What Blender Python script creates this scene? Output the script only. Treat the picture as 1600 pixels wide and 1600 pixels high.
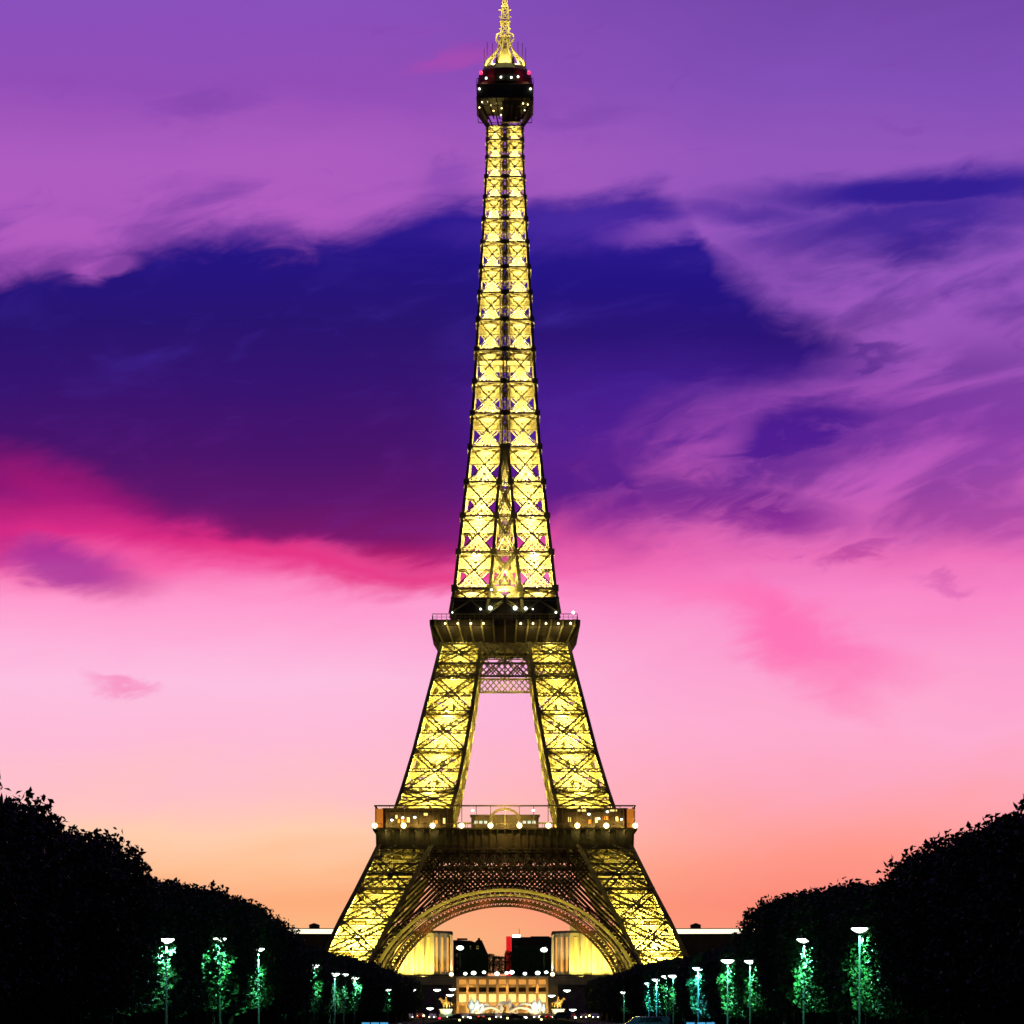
import bpy, math, random
import numpy as np
from mathutils import Vector, Matrix

scene = bpy.context.scene
for o in list(bpy.data.objects):
    bpy.data.objects.remove(o, do_unlink=True)
RNG = random.Random(7)
NR = np.random.default_rng(11)

# ------------------------------------------------------------------ camera, world, exposure
D = 850.0            # metres from the camera to the axis of the tower, which stands at the origin
EYE = 2.5
FOC = 4420.0         # focal length in pixels of a 1600 pixel frame
CX, HY = 789.0, 1578.0
cam_d = bpy.data.cameras.new('camera')
cam = bpy.data.objects.new('camera', cam_d)
scene.collection.objects.link(cam)
cam.location = (0, -D, EYE)
cam.rotation_euler = (math.radians(90), 0, 0)
cam_d.sensor_width = 36.0
cam_d.lens = 36.0 * FOC / 1600.0
cam_d.shift_x = (800 - CX) / 1600.0
cam_d.shift_y = (HY - 800) / 1600.0
cam_d.clip_start = 1.0
cam_d.clip_end = 20000.0
scene.camera = cam
scene.view_settings.view_transform = 'Standard'
scene.view_settings.look = 'None'
scene.view_settings.exposure = 0.0
scene.view_settings.gamma = 1.0
scene.render.engine = 'CYCLES'
scene.cycles.max_bounces = 4
scene.cycles.diffuse_bounces = 2
scene.cycles.glossy_bounces = 2
scene.cycles.transparent_max_bounces = 6
scene.cycles.sample_clamp_indirect = 4.0

def lin(c):
    out = []
    for v in c:
        v = v / 255.0
        out.append(v / 12.92 if v <= 0.04045 else ((v + 0.055) / 1.055) ** 2.4)
    return tuple(out)

class S:
    """a socket with arithmetic: each operation adds one Math node"""
    tree = None
    def __init__(self, sock): self.s = sock
    @staticmethod
    def m(op, *args, clamp=False):
        n = S.tree.nodes.new('ShaderNodeMath'); n.operation = op; n.use_clamp = clamp
        for i, a in enumerate(args):
            if isinstance(a, S): S.tree.links.new(a.s, n.inputs[i])
            else: n.inputs[i].default_value = a
        return S(n.outputs[0])
    def __add__(a, b): return S.m('ADD', a, b)
    __radd__ = __add__
    def __sub__(a, b): return S.m('SUBTRACT', a, b)
    def __rsub__(a, b): return S.m('SUBTRACT', b, a)
    def __mul__(a, b): return S.m('MULTIPLY', a, b)
    __rmul__ = __mul__
    def __truediv__(a, b): return S.m('DIVIDE', a, b)
    def step(a, lo, hi, flo=0.0, fhi=1.0):
        n = S.tree.nodes.new('ShaderNodeMapRange'); n.interpolation_type = 'SMOOTHSTEP'
        S.tree.links.new(a.s, n.inputs[0])
        for i, v in enumerate((lo, hi, flo, fhi)):
            if isinstance(v, S): S.tree.links.new(v.s, n.inputs[i + 1])
            else: n.inputs[i + 1].default_value = v
        return S(n.outputs[0])
    def curve(a, pts, x0, x1, y0, y1):
        n = S.tree.nodes.new('ShaderNodeFloatCurve')
        c = n.mapping.curves[0]
        pts = [((x - x0) / (x1 - x0), (y - y0) / (y1 - y0)) for x, y in pts]
        c.points[0].location = pts[0]; c.points[1].location = pts[-1]
        for p in pts[1:-1]: c.points.new(*p)
        n.mapping.update()
        t = (a - x0) * (1.0 / (x1 - x0))
        S.tree.links.new(t.s, n.inputs['Value'])
        return S(n.outputs[0]) * (y1 - y0) + y0

def ramp(fac, stops, lo, hi):
    n = S.tree.nodes.new('ShaderNodeValToRGB')
    S.tree.links.new(((fac - lo) * (1.0 / (hi - lo))).s, n.inputs[0])
    e = n.color_ramp.elements
    while len(e) < len(stops): e.new(0.5)
    for el, (p, c) in zip(e, stops):
        el.position = (p - lo) / (hi - lo); el.color = (*lin(c), 1)
    return n.outputs[0]

def mixc(f, a, b):
    n = S.tree.nodes.new('ShaderNodeMix'); n.data_type = 'RGBA'
    S.tree.links.new(f.s if isinstance(f, S) else f, n.inputs[0])
    for sock, v in ((n.inputs[6], a), (n.inputs[7], b)):
        if isinstance(v, tuple): sock.default_value = (*lin(v), 1)
        else: S.tree.links.new(v, sock)
    return n.outputs[2]

def noise(vec, scale, detail=3.0, rough=0.5, dist=0.0):
    n = S.tree.nodes.new('ShaderNodeTexNoise')
    n.inputs['Scale'].default_value = scale; n.inputs['Detail'].default_value = detail
    n.inputs['Roughness'].default_value = rough; n.inputs['Distortion'].default_value = dist
    S.tree.links.new(vec, n.inputs['Vector'])
    return S(n.outputs[0])

def comb(x, y, z=0.0):
    n = S.tree.nodes.new('ShaderNodeCombineXYZ')
    for i, v in enumerate((x, y, z)):
        if isinstance(v, S): S.tree.links.new(v.s, n.inputs[i])
        else: n.inputs[i].default_value = v
    return n.outputs[0]

def build_world():
    w = bpy.data.worlds.new('World'); scene.world = w; w.use_nodes = True
    t = w.node_tree; t.nodes.clear(); S.tree = t
    tc = t.nodes.new('ShaderNodeTexCoord')
    sep = t.nodes.new('ShaderNodeSeparateXYZ'); t.links.new(tc.outputs['Generated'], sep.inputs[0])
    x, y, z = (S(sep.outputs[i]) for i in range(3))
    yy = S.m('MAXIMUM', y, 0.12)
    a = (x / yy) * 44.2 + 7.89          # bearing of the view to the west, in units of 1.3 degrees
    b = (z / yy) * -44.2 + 15.78        # height above the horizon, counted downwards from the zenith side
    # wind-drawn wisps: two layers of noise stretched along a shallow tilt
    tilt_b = b + a * 0.16
    n1 = noise(comb(a * 0.36, tilt_b * 0.95), 1.0, 5.0, 0.56, 0.5) - 0.5
    n2 = noise(comb(a * 0.9 + 11.0, tilt_b * 2.3 + 3.0), 1.0, 6.0, 0.6, 0.8) - 0.5
    n3 = noise(comb(a * 0.5 + 31.0, b * 0.9 + 7.0), 1.0, 4.0, 0.5, 0.3) - 0.5
    wob = n1 * 2.6 + n2 * 1.5
    n4 = noise(comb(a * 0.30 + 5.0, (b + a * 0.30) * 1.05 + 2.0), 1.0, 5.0, 0.55, 0.6)
    bd = b + wob * 0.55
    ad = a + n3 * 2.0
    # clear sky behind the clouds
    left = ramp(b + n1 * 0.9, [(0, (138, 80, 188)), (1.3, (146, 78, 184)), (2.4, (172, 92, 192)), (3.6, (178, 92, 192)), (5.8, (172, 80, 182)),
                     (7.1, (122, 26, 118)), (7.95, (158, 24, 122)), (8.45, (222, 46, 138)), (8.8, (248, 96, 170)), (9.4, (255, 156, 208)), (10.6, (253, 192, 226)),
                     (11.5, (254, 188, 216)), (12.4, (255, 194, 198)), (13.0, (255, 206, 174)), (13.5, (255, 194, 150)), (14.1, (254, 174, 126)),
                     (14.7, (252, 186, 130)), (15.5, (253, 172, 110)), (15.85, (210, 120, 90)), (16.2, (40, 28, 34))], 0, 17)
    right = ramp(b + n1 * 0.9, [(0, (118, 72, 172)), (1.3, (130, 80, 184)), (2.4, (146, 86, 188)), (3.6, (146, 86, 190)), (5.4, (158, 86, 188)),
                      (6.6, (166, 78, 182)), (7.4, (192, 90, 188)), (8.0, (206, 96, 184)), (8.7, (236, 112, 186)), (9.3, (250, 136, 200)), (10.3, (252, 160, 208)),
                      (11.4, (254, 172, 208)), (12.2, (254, 168, 190)), (12.9, (255, 162, 162)), (13.5, (255, 152, 138)), (14.1, (252, 140, 122)),
                      (14.7, (252, 146, 118)), (15.5, (253, 160, 112)), (15.85, (210, 120, 90)), (16.2, (40, 28, 34))], 0, 17)
    base = mixc(a.step(4.5, 13.0), left, right)

    def blob(cx, cy, rx, ry, rot=0.0, hard=0.25, amp=1.0, wobble=1.0):
        c, s = math.cos(math.radians(rot)), math.sin(math.radians(rot))
        da = (a + n3 * (2.0 * wobble)) - cx; db = (b + wob * (0.55 * wobble)) - cy
        p = (da * c - db * s) * (1 / rx); q = (da * s + db * c) * (1 / ry)
        r = S.m('SQRT', p * p + q * q)
        return r.step(1.0 + (1 - hard) * 0.5, hard, 0.0, amp)

    # bright pink veil on the right, warm streaks low down
    base = mixc(blob(12.3, 9.8, 2.2, 0.5, -20, 0.1, 0.75), base, (255, 104, 178))
    base = mixc(blob(12.9, 10.6, 1.3, 0.4, -35, 0.1, 0.4), base, (255, 116, 178))
    base = mixc(blob(1.7, 10.65, 0.55, 0.16, -10, 0.1, 0.6), base, (246, 120, 180))
    base = mixc(blob(3.4, 1.65, 1.0, 0.3, 0, 0.0, 0.5), base, (116, 62, 168))
    base = mixc(blob(8.9, 1.8, 1.4, 0.25, 0, 0.0, 0.4), base, (120, 68, 172))
    base = mixc(blob(7.1, 0.95, 0.7, 0.25, 8, 0.0, 0.6), base, (178, 74, 176))
    base = mixc((n2.step(0.08, 0.3) * b.step(9.5, 8.3) * a.step(4.0, 9.0, 0.15, 0.5)), base, (128, 62, 172))
    base = mixc(blob(7.0, 2.65, 0.6, 0.3, 20, 0.0, 0.45), base, (120, 66, 176))

    # the great dark cloud: everything between an upper and a lower edge
    top = a.curve([(-4, 4.6), (0, 4.5), (1.6, 4.25), (2.6, 3.95), (4.0, 3.84), (5.4, 3.82), (6.2, 3.5), (7.0, 3.12), (8.0, 3.0), (9.0, 3.02), (10.2, 2.92),
                   (10.8, 3.15), (11.2, 3.7), (11.6, 3.95), (12.2, 4.3), (12.8, 4.6), (13.4, 5.1), (14, 5.7), (15, 6.0), (20, 6.2)], -4, 20, 2, 10)
    bot = a.curve([(-4, 7.0), (0, 7.3), (1.6, 7.5), (2.2, 7.8), (3.0, 8.06), (4.0, 8.24), (5.0, 8.42), (6.0, 8.58), (7.0, 8.62), (8.0, 8.5), (8.8, 8.25), (9.4, 7.7),
                   (10.0, 7.25), (11.0, 6.95), (12.0, 6.7), (13.2, 6.3), (14, 6.1), (20, 6.0)], -4, 20, 2, 10)
    bot = bot + a.step(9.2, 7.2, 0.0, 0.34) + a.step(3.6, 1.0, 0.0, 0.3)
    bw = b + wob * 0.42 + a.step(8.5, 6.0, 0.0, 0.36) + a.step(5.0, 2.5, 0.0, 0.22)
    soft = a.step(7.6, 10.5, 0.5, 1.25)
    body = (bw - top).step(-0.22, (a.step(2.0, 7.0, 0.75, 0.55) + a.step(10.2, 11.6, 0.0, 0.35))) * ((b + wob * 0.34) - bot).step(a.step(1.0, 5.0, 0.45, 0.2), soft * a.step(1.0, 5.0, -1.5, -0.9))
    dark = body
    def over(d, m): return S.m('MAXIMUM', d, m)
    hole = S.m('MAXIMUM', blob(10.7, 3.62, 1.1, 0.2, 4, 0.15, 0.6, 0.5), blob(1.6, 4.15, 0.5, 0.16, 5, 0.0, 0.9, 0.5))
    dark = S.m('SUBTRACT', dark, hole, clamp=True)
    dark = over(dark, blob(14.7, 2.98, 3.6, 0.38, 2, 0.3, 0.97, 0.4))
    dark = over(dark, blob(14.2, 3.55, 3.0, 0.7, 10, 0.1, 0.88))
    dark = over(dark, blob(14.1, 4.9, 0.8, 0.25, 30, 0.0, 0.4))
    dark = over(dark, blob(11.9, 3.32, 1.8, 0.26, -2, 0.0, 0.72, 0.5))
    dark = over(dark, blob(11.3, 5.8, 2.7, 0.46, 4, 0.2, 0.95, 0.6))
    dark = over(dark, blob(10.6, 7.75, 2.2, 0.5, -3, 0.1, 0.85, 0.8))
    dark = over(dark, blob(9.2, 7.35, 1.7, 1.0, -4, 0.3, 0.96))
    dark = over(dark, blob(12.3, 6.7, 2.0, 0.5, 9, 0.3, 1.0, 0.7))
    dark = over(dark, blob(13.2, 5.62, 1.5, 0.2, 6, 0.1, 0.7))
    dark = over(dark, blob(10.6, 6.25, 2.2, 0.3, 10, 0.1, 0.75))
    dark = over(dark, blob(11.8, 7.95, 1.7, 0.42, -6, 0.2, 0.92, 0.7))
    dark = over(dark, blob(13.6, 8.6, 0.8, 0.16, 22, 0.2, 0.6))
    dark = over(dark, blob(10.9, 7.6, 1.4, 0.3, 5, 0.0, 0.5))
    dark = over(dark, blob(0.9, 8.85, 1.6, 0.34, -10, 0.3, 0.75, 0.5))
    dark = over(dark, blob(14.6, 9.1, 0.5, 0.12, 0, 0.0, 0.4))
    dark = over(dark, n4.step(0.36, 0.6) * a.step(8.2, 9.6) * b.step(4.9, 5.9) * (b + n1).step(8.9, 8.1) * a.step(16.5, 11.0, 0.45, 0.86))
    dark = over(dark, n4.step(0.5, 0.7) * a.step(9.6, 12.0) * b.step(2.7, 3.3) * b.step(6.0, 5.0) * 0.5)
    dark = over(dark, n4.step(0.42, 0.68) * (bw - top).step(-0.75, -0.05) * b.step(7.0, 5.5) * a.step(9.0, 7.5) * 0.5)
    # gaps that the wind has torn
    tear = n2.step(0.0, 0.3) * a.step(8.4, 10.6) * b.step(6.0, 7.2) * 0.7
    tear = S.m('MAXIMUM', tear, blob(10.9, 6.95, 0.9, 0.2, 24, 0.0, 0.8, 0.6))
    dark = dark * (1.0 - tear)
    cl = ramp(b + n1 * 0.5, [(2.4, (56, 32, 152)), (3.4, (46, 26, 144)), (4.0, (36, 20, 128)), (5.0, (40, 20, 112)), (6.0, (54, 20, 112)), (7.0, (72, 20, 108)),
                   (7.8, (94, 22, 108)), (8.45, (124, 24, 106)), (8.8, (200, 34, 112)), (9.3, (190, 40, 130))], 2, 10)
    cr = ramp(b + n1 * 0.5, [(2.4, (46, 28, 148)), (3.4, (44, 26, 146)), (4.4, (36, 20, 130)), (5.2, (42, 20, 118)), (5.9, (62, 26, 136)), (6.8, (80, 30, 146)),
                   (7.6, (88, 30, 140)), (8.2, (132, 36, 148)), (8.7, (170, 50, 150)), (9.2, (190, 70, 170))], 2, 10)
    cloud = mixc(a.step(6.0, 9.5), cl, cr)
    cloud = mixc(blob(8.3, 6.6, 0.9, 0.9, 0, 0.0, 0.45), cloud, (74, 32, 150))
    cloud = mixc(blob(1.2, 7.95, 1.8, 0.6, -22, 0.0, 0.85, 0.5), cloud, (186, 24, 120))
    cloud = mixc(blob(0.9, 8.85, 2.0, 0.6, 0, 0.3, 1.0, 0.4), cloud, (150, 32, 150))
    cloud = mixc(blob(9.7, 3.58, 2.4, 0.3, 2, 0.0, 0.75, 0.6), cloud, (84, 46, 166))
    cloud = mixc(n1.step(0.0, 0.22) * 0.35 + n2.step(0.05, 0.3) * 0.22, cloud, mixc(b.step(5.5, 7.6), (66, 42, 160), (104, 34, 142)))
    col = mixc(dark, base, cloud)
    # hot rim under the cloud's lower edge
    rim = ((b + wob * 0.3) - bot).step(-0.3, 0.1) * ((b + wob * 0.3) - bot).step(0.5, 0.0) * a.step(8.9, 7.4) * a.step(1.2, 4.6, 0.25, 0.85)
    col = mixc(rim, col, (228, 44, 128))
    # away from the west the dusk sky is dim and blue
    west = (y + z * 0.15).step(0.1, 0.62)
    col = mixc(west, lin_to_srgb((0.012, 0.009, 0.035)), col)
    bg = t.nodes.new('ShaderNodeBackground'); t.links.new(col, bg.inputs[0]); bg.inputs[1].default_value = 1.0
    out = t.nodes.new('ShaderNodeOutputWorld'); t.links.new(bg.outputs[0], out.inputs[0])

def lin_to_srgb(c):
    return tuple(255 * (12.92 * v if v <= 0.0031308 else 1.055 * v ** (1 / 2.4) - 0.055) for v in c)

build_world()
# ------------------------------------------------------------------ materials
def mat(name, col, rough=0.6, var=0.25, scale=3.0, metal=0.0, emit=None, estr=0.0, bump=0.0, col2=None, spec=0.3):
    m = bpy.data.materials.new(name); m.use_nodes = True
    t = m.node_tree; p = t.nodes['Principled BSDF']
    p.inputs['Roughness'].default_value = rough; p.inputs['Metallic'].default_value = metal
    p.inputs['Specular IOR Level'].default_value = spec
    tc = t.nodes.new('ShaderNodeTexCoord'); n = t.nodes.new('ShaderNodeTexNoise')
    n.inputs['Scale'].default_value = scale; n.inputs['Detail'].default_value = 4.0
    t.links.new(tc.outputs['Object'], n.inputs['Vector'])
    r = t.nodes.new('ShaderNodeValToRGB'); t.links.new(n.outputs[0], r.inputs[0])
    r.color_ramp.elements[0].position = 0.3; r.color_ramp.elements[1].position = 0.7
    c2 = col2 or tuple(min(1, v * (1 + var)) for v in col)
    r.color_ramp.elements[0].color = (*[v * (1 - var) for v in col], 1)
    r.color_ramp.elements[1].color = (*c2, 1)
    t.links.new(r.outputs[0], p.inputs['Base Color'])
    if bump:
        b = t.nodes.new('ShaderNodeBump'); b.inputs['Strength'].default_value = bump
        t.links.new(n.outputs[0], b.inputs['Height']); t.links.new(b.outputs[0], p.inputs['Normal'])
    if emit:
        p.inputs['Emission Color'].default_value = (*emit, 1); p.inputs['Emission Strength'].default_value = estr
    return m

M = {}
M['iron'] = mat('iron_paint', (0.20, 0.16, 0.07), 0.55, 0.3, 0.35)
M['dark_iron'] = mat('dark_iron_paint', (0.045, 0.03, 0.016), 0.6, 0.3, 0.4)  # the same tower iron, its colour darkened for parts in shade
M['mid_iron'] = mat('mid_iron_paint', (0.075, 0.055, 0.026), 0.6, 0.3, 0.4)  # half-darkened copy of the iron for the dimly lit frieze
M['bronze'] = mat('bronze_cladding', (0.075, 0.05, 0.022), 0.6, 0.6, 0.35)
M['stone'] = mat('pale_stone', (0.36, 0.31, 0.22), 0.8, 0.2, 0.15, bump=0.1)
M['grey_stone'] = mat('grey_stone', (0.22, 0.2, 0.2), 0.85, 0.25, 0.2)
M['gold'] = mat('gilded_bronze', (0.6, 0.4, 0.12), 0.35, 0.2, 1.0, metal=0.6)
M['slate'] = mat('dark_roof', (0.035, 0.028, 0.03), 0.8, 0.3, 0.2)
M['facade'] = mat('dark_facade', (0.03, 0.022, 0.024), 0.85, 0.3, 0.1)
M['globe'] = mat('warm_lamp_glass', (0.8, 0.7, 0.4), 0.3, 0.05, 1, emit=(1, 0.82, 0.36), estr=4.0)
M['white_lamp'] = mat('white_lamp_glass', (0.8, 0.85, 0.8), 0.3, 0.05, 1, emit=(0.85, 1, 0.88), estr=5.0)
M['cyan_lamp'] = mat('cold_lamp_glass', (0.7, 0.85, 0.9), 0.3, 0.05, 1, emit=(0.6, 0.95, 1), estr=6.0)
M['red_lamp'] = mat('red_lamp_glass', (0.6, 0.02, 0.03), 0.3, 0.05, 1, emit=(1, 0.02, 0.08), estr=3.0)
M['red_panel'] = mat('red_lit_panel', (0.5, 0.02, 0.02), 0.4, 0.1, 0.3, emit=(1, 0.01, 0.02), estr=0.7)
M['cyan_panel'] = mat('cyan_lit_panel', (0.1, 0.4, 0.6), 0.3, 0.2, 4.0, emit=(0.1, 0.55, 0.95), estr=0.6)
M['orange_glass'] = mat('amber_window', (0.5, 0.3, 0.1), 0.3, 0.2, 0.5, emit=(1, 0.42, 0.08), estr=0.7)
M['yellow_glass'] = mat('yellow_window', (0.6, 0.5, 0.2), 0.3, 0.2, 0.5, emit=(1, 0.8, 0.25), estr=1.1)
M['amber_screen'] = mat('amber_screen', (0.5, 0.2, 0.05), 0.4, 0.4, 0.6, emit=(1, 0.3, 0.03), estr=0.45)
M['pale_window'] = mat('pale_lit_window', (0.5, 0.55, 0.5), 0.3, 0.3, 0.8, emit=(0.75, 0.95, 0.8), estr=0.7)
M['led'] = mat('cornice_strip_light', (0.8, 0.7, 0.5), 0.4, 0.05, 0.1, emit=(1, 0.86, 0.62), estr=1.5)  # floodlit attic band: the light on it is put into the material as glow
M['pole'] = mat('dark_green_pole', (0.008, 0.012, 0.011), 0.8, 0.2, 2.0, spec=0.05)
M['bark'] = mat('bark', (0.05, 0.038, 0.026), 0.9, 0.4, 2.5, bump=0.4)
M['asphalt'] = mat('asphalt', (0.035, 0.034, 0.036), 0.9, 0.3, 0.5, spec=0.0)
M['grass'] = mat('lawn_grass', (0.012, 0.024, 0.008), 0.95, 0.4, 0.3, spec=0.0)
M['gravel'] = mat('pale_gravel', (0.09, 0.08, 0.065), 0.95, 0.3, 0.8, spec=0.0)
M['water'] = mat('river_water', (0.01, 0.013, 0.02), 0.12, 0.2, 0.2, spec=0.5)
M['tyre'] = mat('tyre_rubber', (0.015, 0.015, 0.015), 0.9, 0.2, 5)
M['glass'] = mat('car_glass', (0.012, 0.014, 0.018), 0.08, 0.1, 1, spec=0.6)
M['head'] = mat('headlight_glass', (0.9, 0.9, 0.8), 0.2, 0.02, 1, emit=(1, 0.93, 0.75), estr=6.0)
M['tail'] = mat('tail_light_glass', (0.5, 0.02, 0.02), 0.2, 0.02, 1, emit=(1, 0.03, 0.02), estr=3.0)
M['jet'] = mat('floodlit_spray', (0.85, 0.9, 0.88), 0.5, 0.1, 1.5)

def leaf_material():
    m = bpy.data.materials.new('leaves'); m.use_nodes = True
    t = m.node_tree; p = t.nodes['Principled BSDF']
    p.inputs['Roughness'].default_value = 0.65; p.inputs['Specular IOR Level'].default_value = 0.1
    geo = t.nodes.new('ShaderNodeNewGeometry')
    r = t.nodes.new('ShaderNodeValToRGB'); t.links.new(geo.outputs['Random Per Island'], r.inputs[0])
    r.color_ramp.elements[0].color = (0.014, 0.05, 0.014, 1); r.color_ramp.elements[1].color = (0.035, 0.105, 0.03, 1)
    t.links.new(r.outputs[0], p.inputs['Base Color'])
    return m
M['leaf'] = leaf_material()

# ------------------------------------------------------------------ mesh helpers
BOXF = np.array([[0, 1, 2, 3], [7, 6, 5, 4], [0, 4, 5, 1], [1, 5, 6, 2], [2, 6, 7, 3], [3, 7, 4, 0]])

class MB:
    """collects boxes, bars, tubes and sheets, then links them as one mesh object"""
    def __init__(self):
        self.v = []; self.f = []; self.n = 0
    def raw(self, v, f):
        self.v.append(np.asarray(v, float).reshape(-1, 3)); base = self.n
        self.f.extend([tuple(int(i) + base for i in q) for q in f]); self.n += len(self.v[-1])
    def bar(self, p, q, w, d=None, nrm=(0, 0, 1)):
        """a box beam from p to q: w across (in the plane), d along the normal"""
        p = np.asarray(p, float); q = np.asarray(q, float); d = d or w
        t = q - p; L = np.linalg.norm(t)
        if L < 1e-6: return
        t /= L; n = np.asarray(nrm, float); n = n - t * n.dot(t)
        if np.linalg.norm(n) < 1e-4:
            n = np.array([1.0, 0, 0]); n = n - t * n.dot(t)
            if np.linalg.norm(n) < 1e-4: n = np.array([0, 1.0, 0]) - t * t[1]
        n /= np.linalg.norm(n); s = np.cross(t, n)
        a, b = s * w / 2, n * d / 2
        c = [-a - b, a - b, a + b, -a + b]
        self.raw([p + k for k in c] + [q + k for k in c], BOXF)
    def lattice(self, p, q, w, nrm, rail=0.22, lace=0.14, d=0.35, step=1.0):
        """a flat lattice girder: two rails and a zigzag lacing between them"""
        p = np.asarray(p, float); q = np.asarray(q, float); t = q - p; L = np.linalg.norm(t)
        if L < 1e-6: return
        t /= L; n = np.asarray(nrm, float); s = np.cross(t, n); s /= np.linalg.norm(s)
        o = s * w / 2
        self.bar(p + o, q + o, rail, d, nrm); self.bar(p - o, q - o, rail, d, nrm)
        k = max(2, int(round(L / (w * step))))
        for i in range(k):
            a = p + t * (L * i / k); b = p + t * (L * (i + 1) / k); g = o if i % 2 else -o
            self.bar(a + g, b - g, lace, d * 0.6, nrm)
    def box(self, c, s, rz=0.0):
        x, y, z = (k / 2 for k in s)
        v = np.array([[-x, -y, -z], [x, -y, -z], [x, y, -z], [-x, y, -z], [-x, -y, z], [x, -y, z], [x, y, z], [-x, y, z]])
        if rz:
            k, l = math.cos(rz), math.sin(rz); v = v @ np.array([[k, l, 0], [-l, k, 0], [0, 0, 1]])
        self.raw(v + np.asarray(c, float), [q[::-1] for q in BOXF.tolist()])
    def frustum(self, z0, h0, z1, h1, c=(0, 0)):
        v = [(c[0] + sx * h, c[1] + sy * h, z) for z, h in ((z0, h0), (z1, h1)) for sx, sy in ((-1, -1), (1, -1), (1, 1), (-1, 1))]
        self.raw(v, [q[::-1] for q in BOXF.tolist()])
    def prism(self, pts, y0, y1):
        """an outline in x and z, given depth from y0 to y1"""
        k = len(pts)
        v = [(x, y0, z) for x, z in pts] + [(x, y1, z) for x, z in pts]
        self.raw(v, [tuple(range(k)), tuple(range(2 * k - 1, k - 1, -1))] + [(i, i + k, (i + 1) % k + k, (i + 1) % k) for i in range(k)])
    def lathe(self, prof, c=(0, 0, 0), n=12, sx=1.0, sy=1.0):
        v = []; f = []
        for r, z in prof:
            for i in range(n):
                a = 2 * math.pi * i / n
                v.append((c[0] + r * sx * math.cos(a), c[1] + r * sy * math.sin(a), c[2] + z))
        for j in range(len(prof) - 1):
            for i in range(n):
                f.append((j * n + i, j * n + (i + 1) % n, (j + 1) * n + (i + 1) % n, (j + 1) * n + i))
        f.append(tuple(range(n))[::-1]); f.append(tuple(range((len(prof) - 1) * n, len(prof) * n)))
        self.raw(v, f)
    def ball(self, c, r, sz=1.0, n=10):
        k = max(4, n // 2)
        self.lathe([(max(0.01, r * math.sin(math.pi * i / k)), -r * sz * math.cos(math.pi * i / k)) for i in range(k + 1)], c, n)
    def tube(self, pts, radii, n=7):
        pts = [np.asarray(p, float) for p in pts]; v = []; f = []
        for i, p in enumerate(pts):
            t = pts[min(i + 1, len(pts) - 1)] - pts[max(i - 1, 0)]; t /= np.linalg.norm(t)
            a = np.cross(t, (1, 0, 0) if abs(t[0]) < 0.8 else (0, 1, 0)); a /= np.linalg.norm(a); b = np.cross(t, a)
            for k in range(n):
                w = 2 * math.pi * k / n
                v.append(p + (a * math.cos(w) + b * math.sin(w)) * radii[i])
        for j in range(len(pts) - 1):
            for k in range(n):
                f.append((j * n + k, j * n + (k + 1) % n, (j + 1) * n + (k + 1) % n, (j + 1) * n + k))
        f.append(tuple(range(n))[::-1]); f.append(tuple(range((len(pts) - 1) * n, len(pts) * n)))
        self.raw(v, f)
    def turned(self, ang):
        """the same mesh turned about the tower's axis"""
        o = MB(); k, l = math.cos(ang), math.sin(ang); R = np.array([[k, l, 0], [-l, k, 0], [0, 0, 1]])
        o.v = [x @ R for x in self.v]; o.f = self.f; o.n = self.n; return o
    def build(self, name, m, parent=None, smooth=False):
        me = bpy.data.meshes.new(name)
        v = np.concatenate(self.v) if self.v else np.zeros((0, 3))
        off = np.asarray(parent.location) if (parent is not None and parent.parent is None) else 0
        me.from_pydata((v - off).tolist() if parent is not None else v.tolist(), [], self.f)
        if smooth: me.polygons.foreach_set('use_smooth', [True] * len(me.polygons))
        me.materials.append(M[m]); me.update()
        o = bpy.data.objects.new(name, me); scene.collection.objects.link(o)
        if parent is not None: o.parent = parent
        return o

def each(mbs, name, m, parent):
    """several pieces of one kind, each a mesh of its own"""
    for q in mbs: q.build(name, m, parent)
def box1(c, s, rz=0.0):
    q = MB(); q.box(c, s, rz); return q

def tag(o, label=None, cat=None, group=None, kind=None):
    if label: o['label'] = label
    if cat: o['category'] = cat
    if group: o['group'] = group
    if kind: o['kind'] = kind
    return o

def thing(name, loc, label, cat, group=None, rz=0.0):
    o = bpy.data.objects.new(name, None); scene.collection.objects.link(o)
    o.location = loc; o.rotation_euler = (0, 0, rz); o.empty_display_size = 0.5
    return tag(o, label, cat, group)

def copy_tree(o, parent=None):
    c = o.copy(); scene.collection.objects.link(c)
    if parent is not None: c.parent = parent
    for ch in list(o.children): copy_tree(ch, c)
    return c

def lamp(name, kind, loc, col, watts, parent=None, radius=0.6, spot=None, aim=None, blend=0.6):
    d = bpy.data.lights.new(name, kind); d.color = col; d.energy = watts
    d.shadow_soft_size = radius
    if kind == 'SPOT': d.spot_size = math.radians(spot); d.spot_blend = blend
    o = bpy.data.objects.new(name, d); scene.collection.objects.link(o)
    p = Vector(loc)
    if aim is not None: o.rotation_euler = (Vector(aim) - p).to_track_quat('-Z', 'Y').to_euler()
    if parent is not None:
        o.parent = parent
        if parent.parent is None: p = p - parent.location
    o.location = p
    return o

def at(px, y, depth=None, X=None):
    """a point of the place from a picture position and its distance (or its distance sideways)"""
    if depth is None: depth = X * FOC / (px - CX)
    return np.array([(px - CX) * depth / FOC, depth - D, EYE + (HY - y) * depth / FOC])
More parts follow.
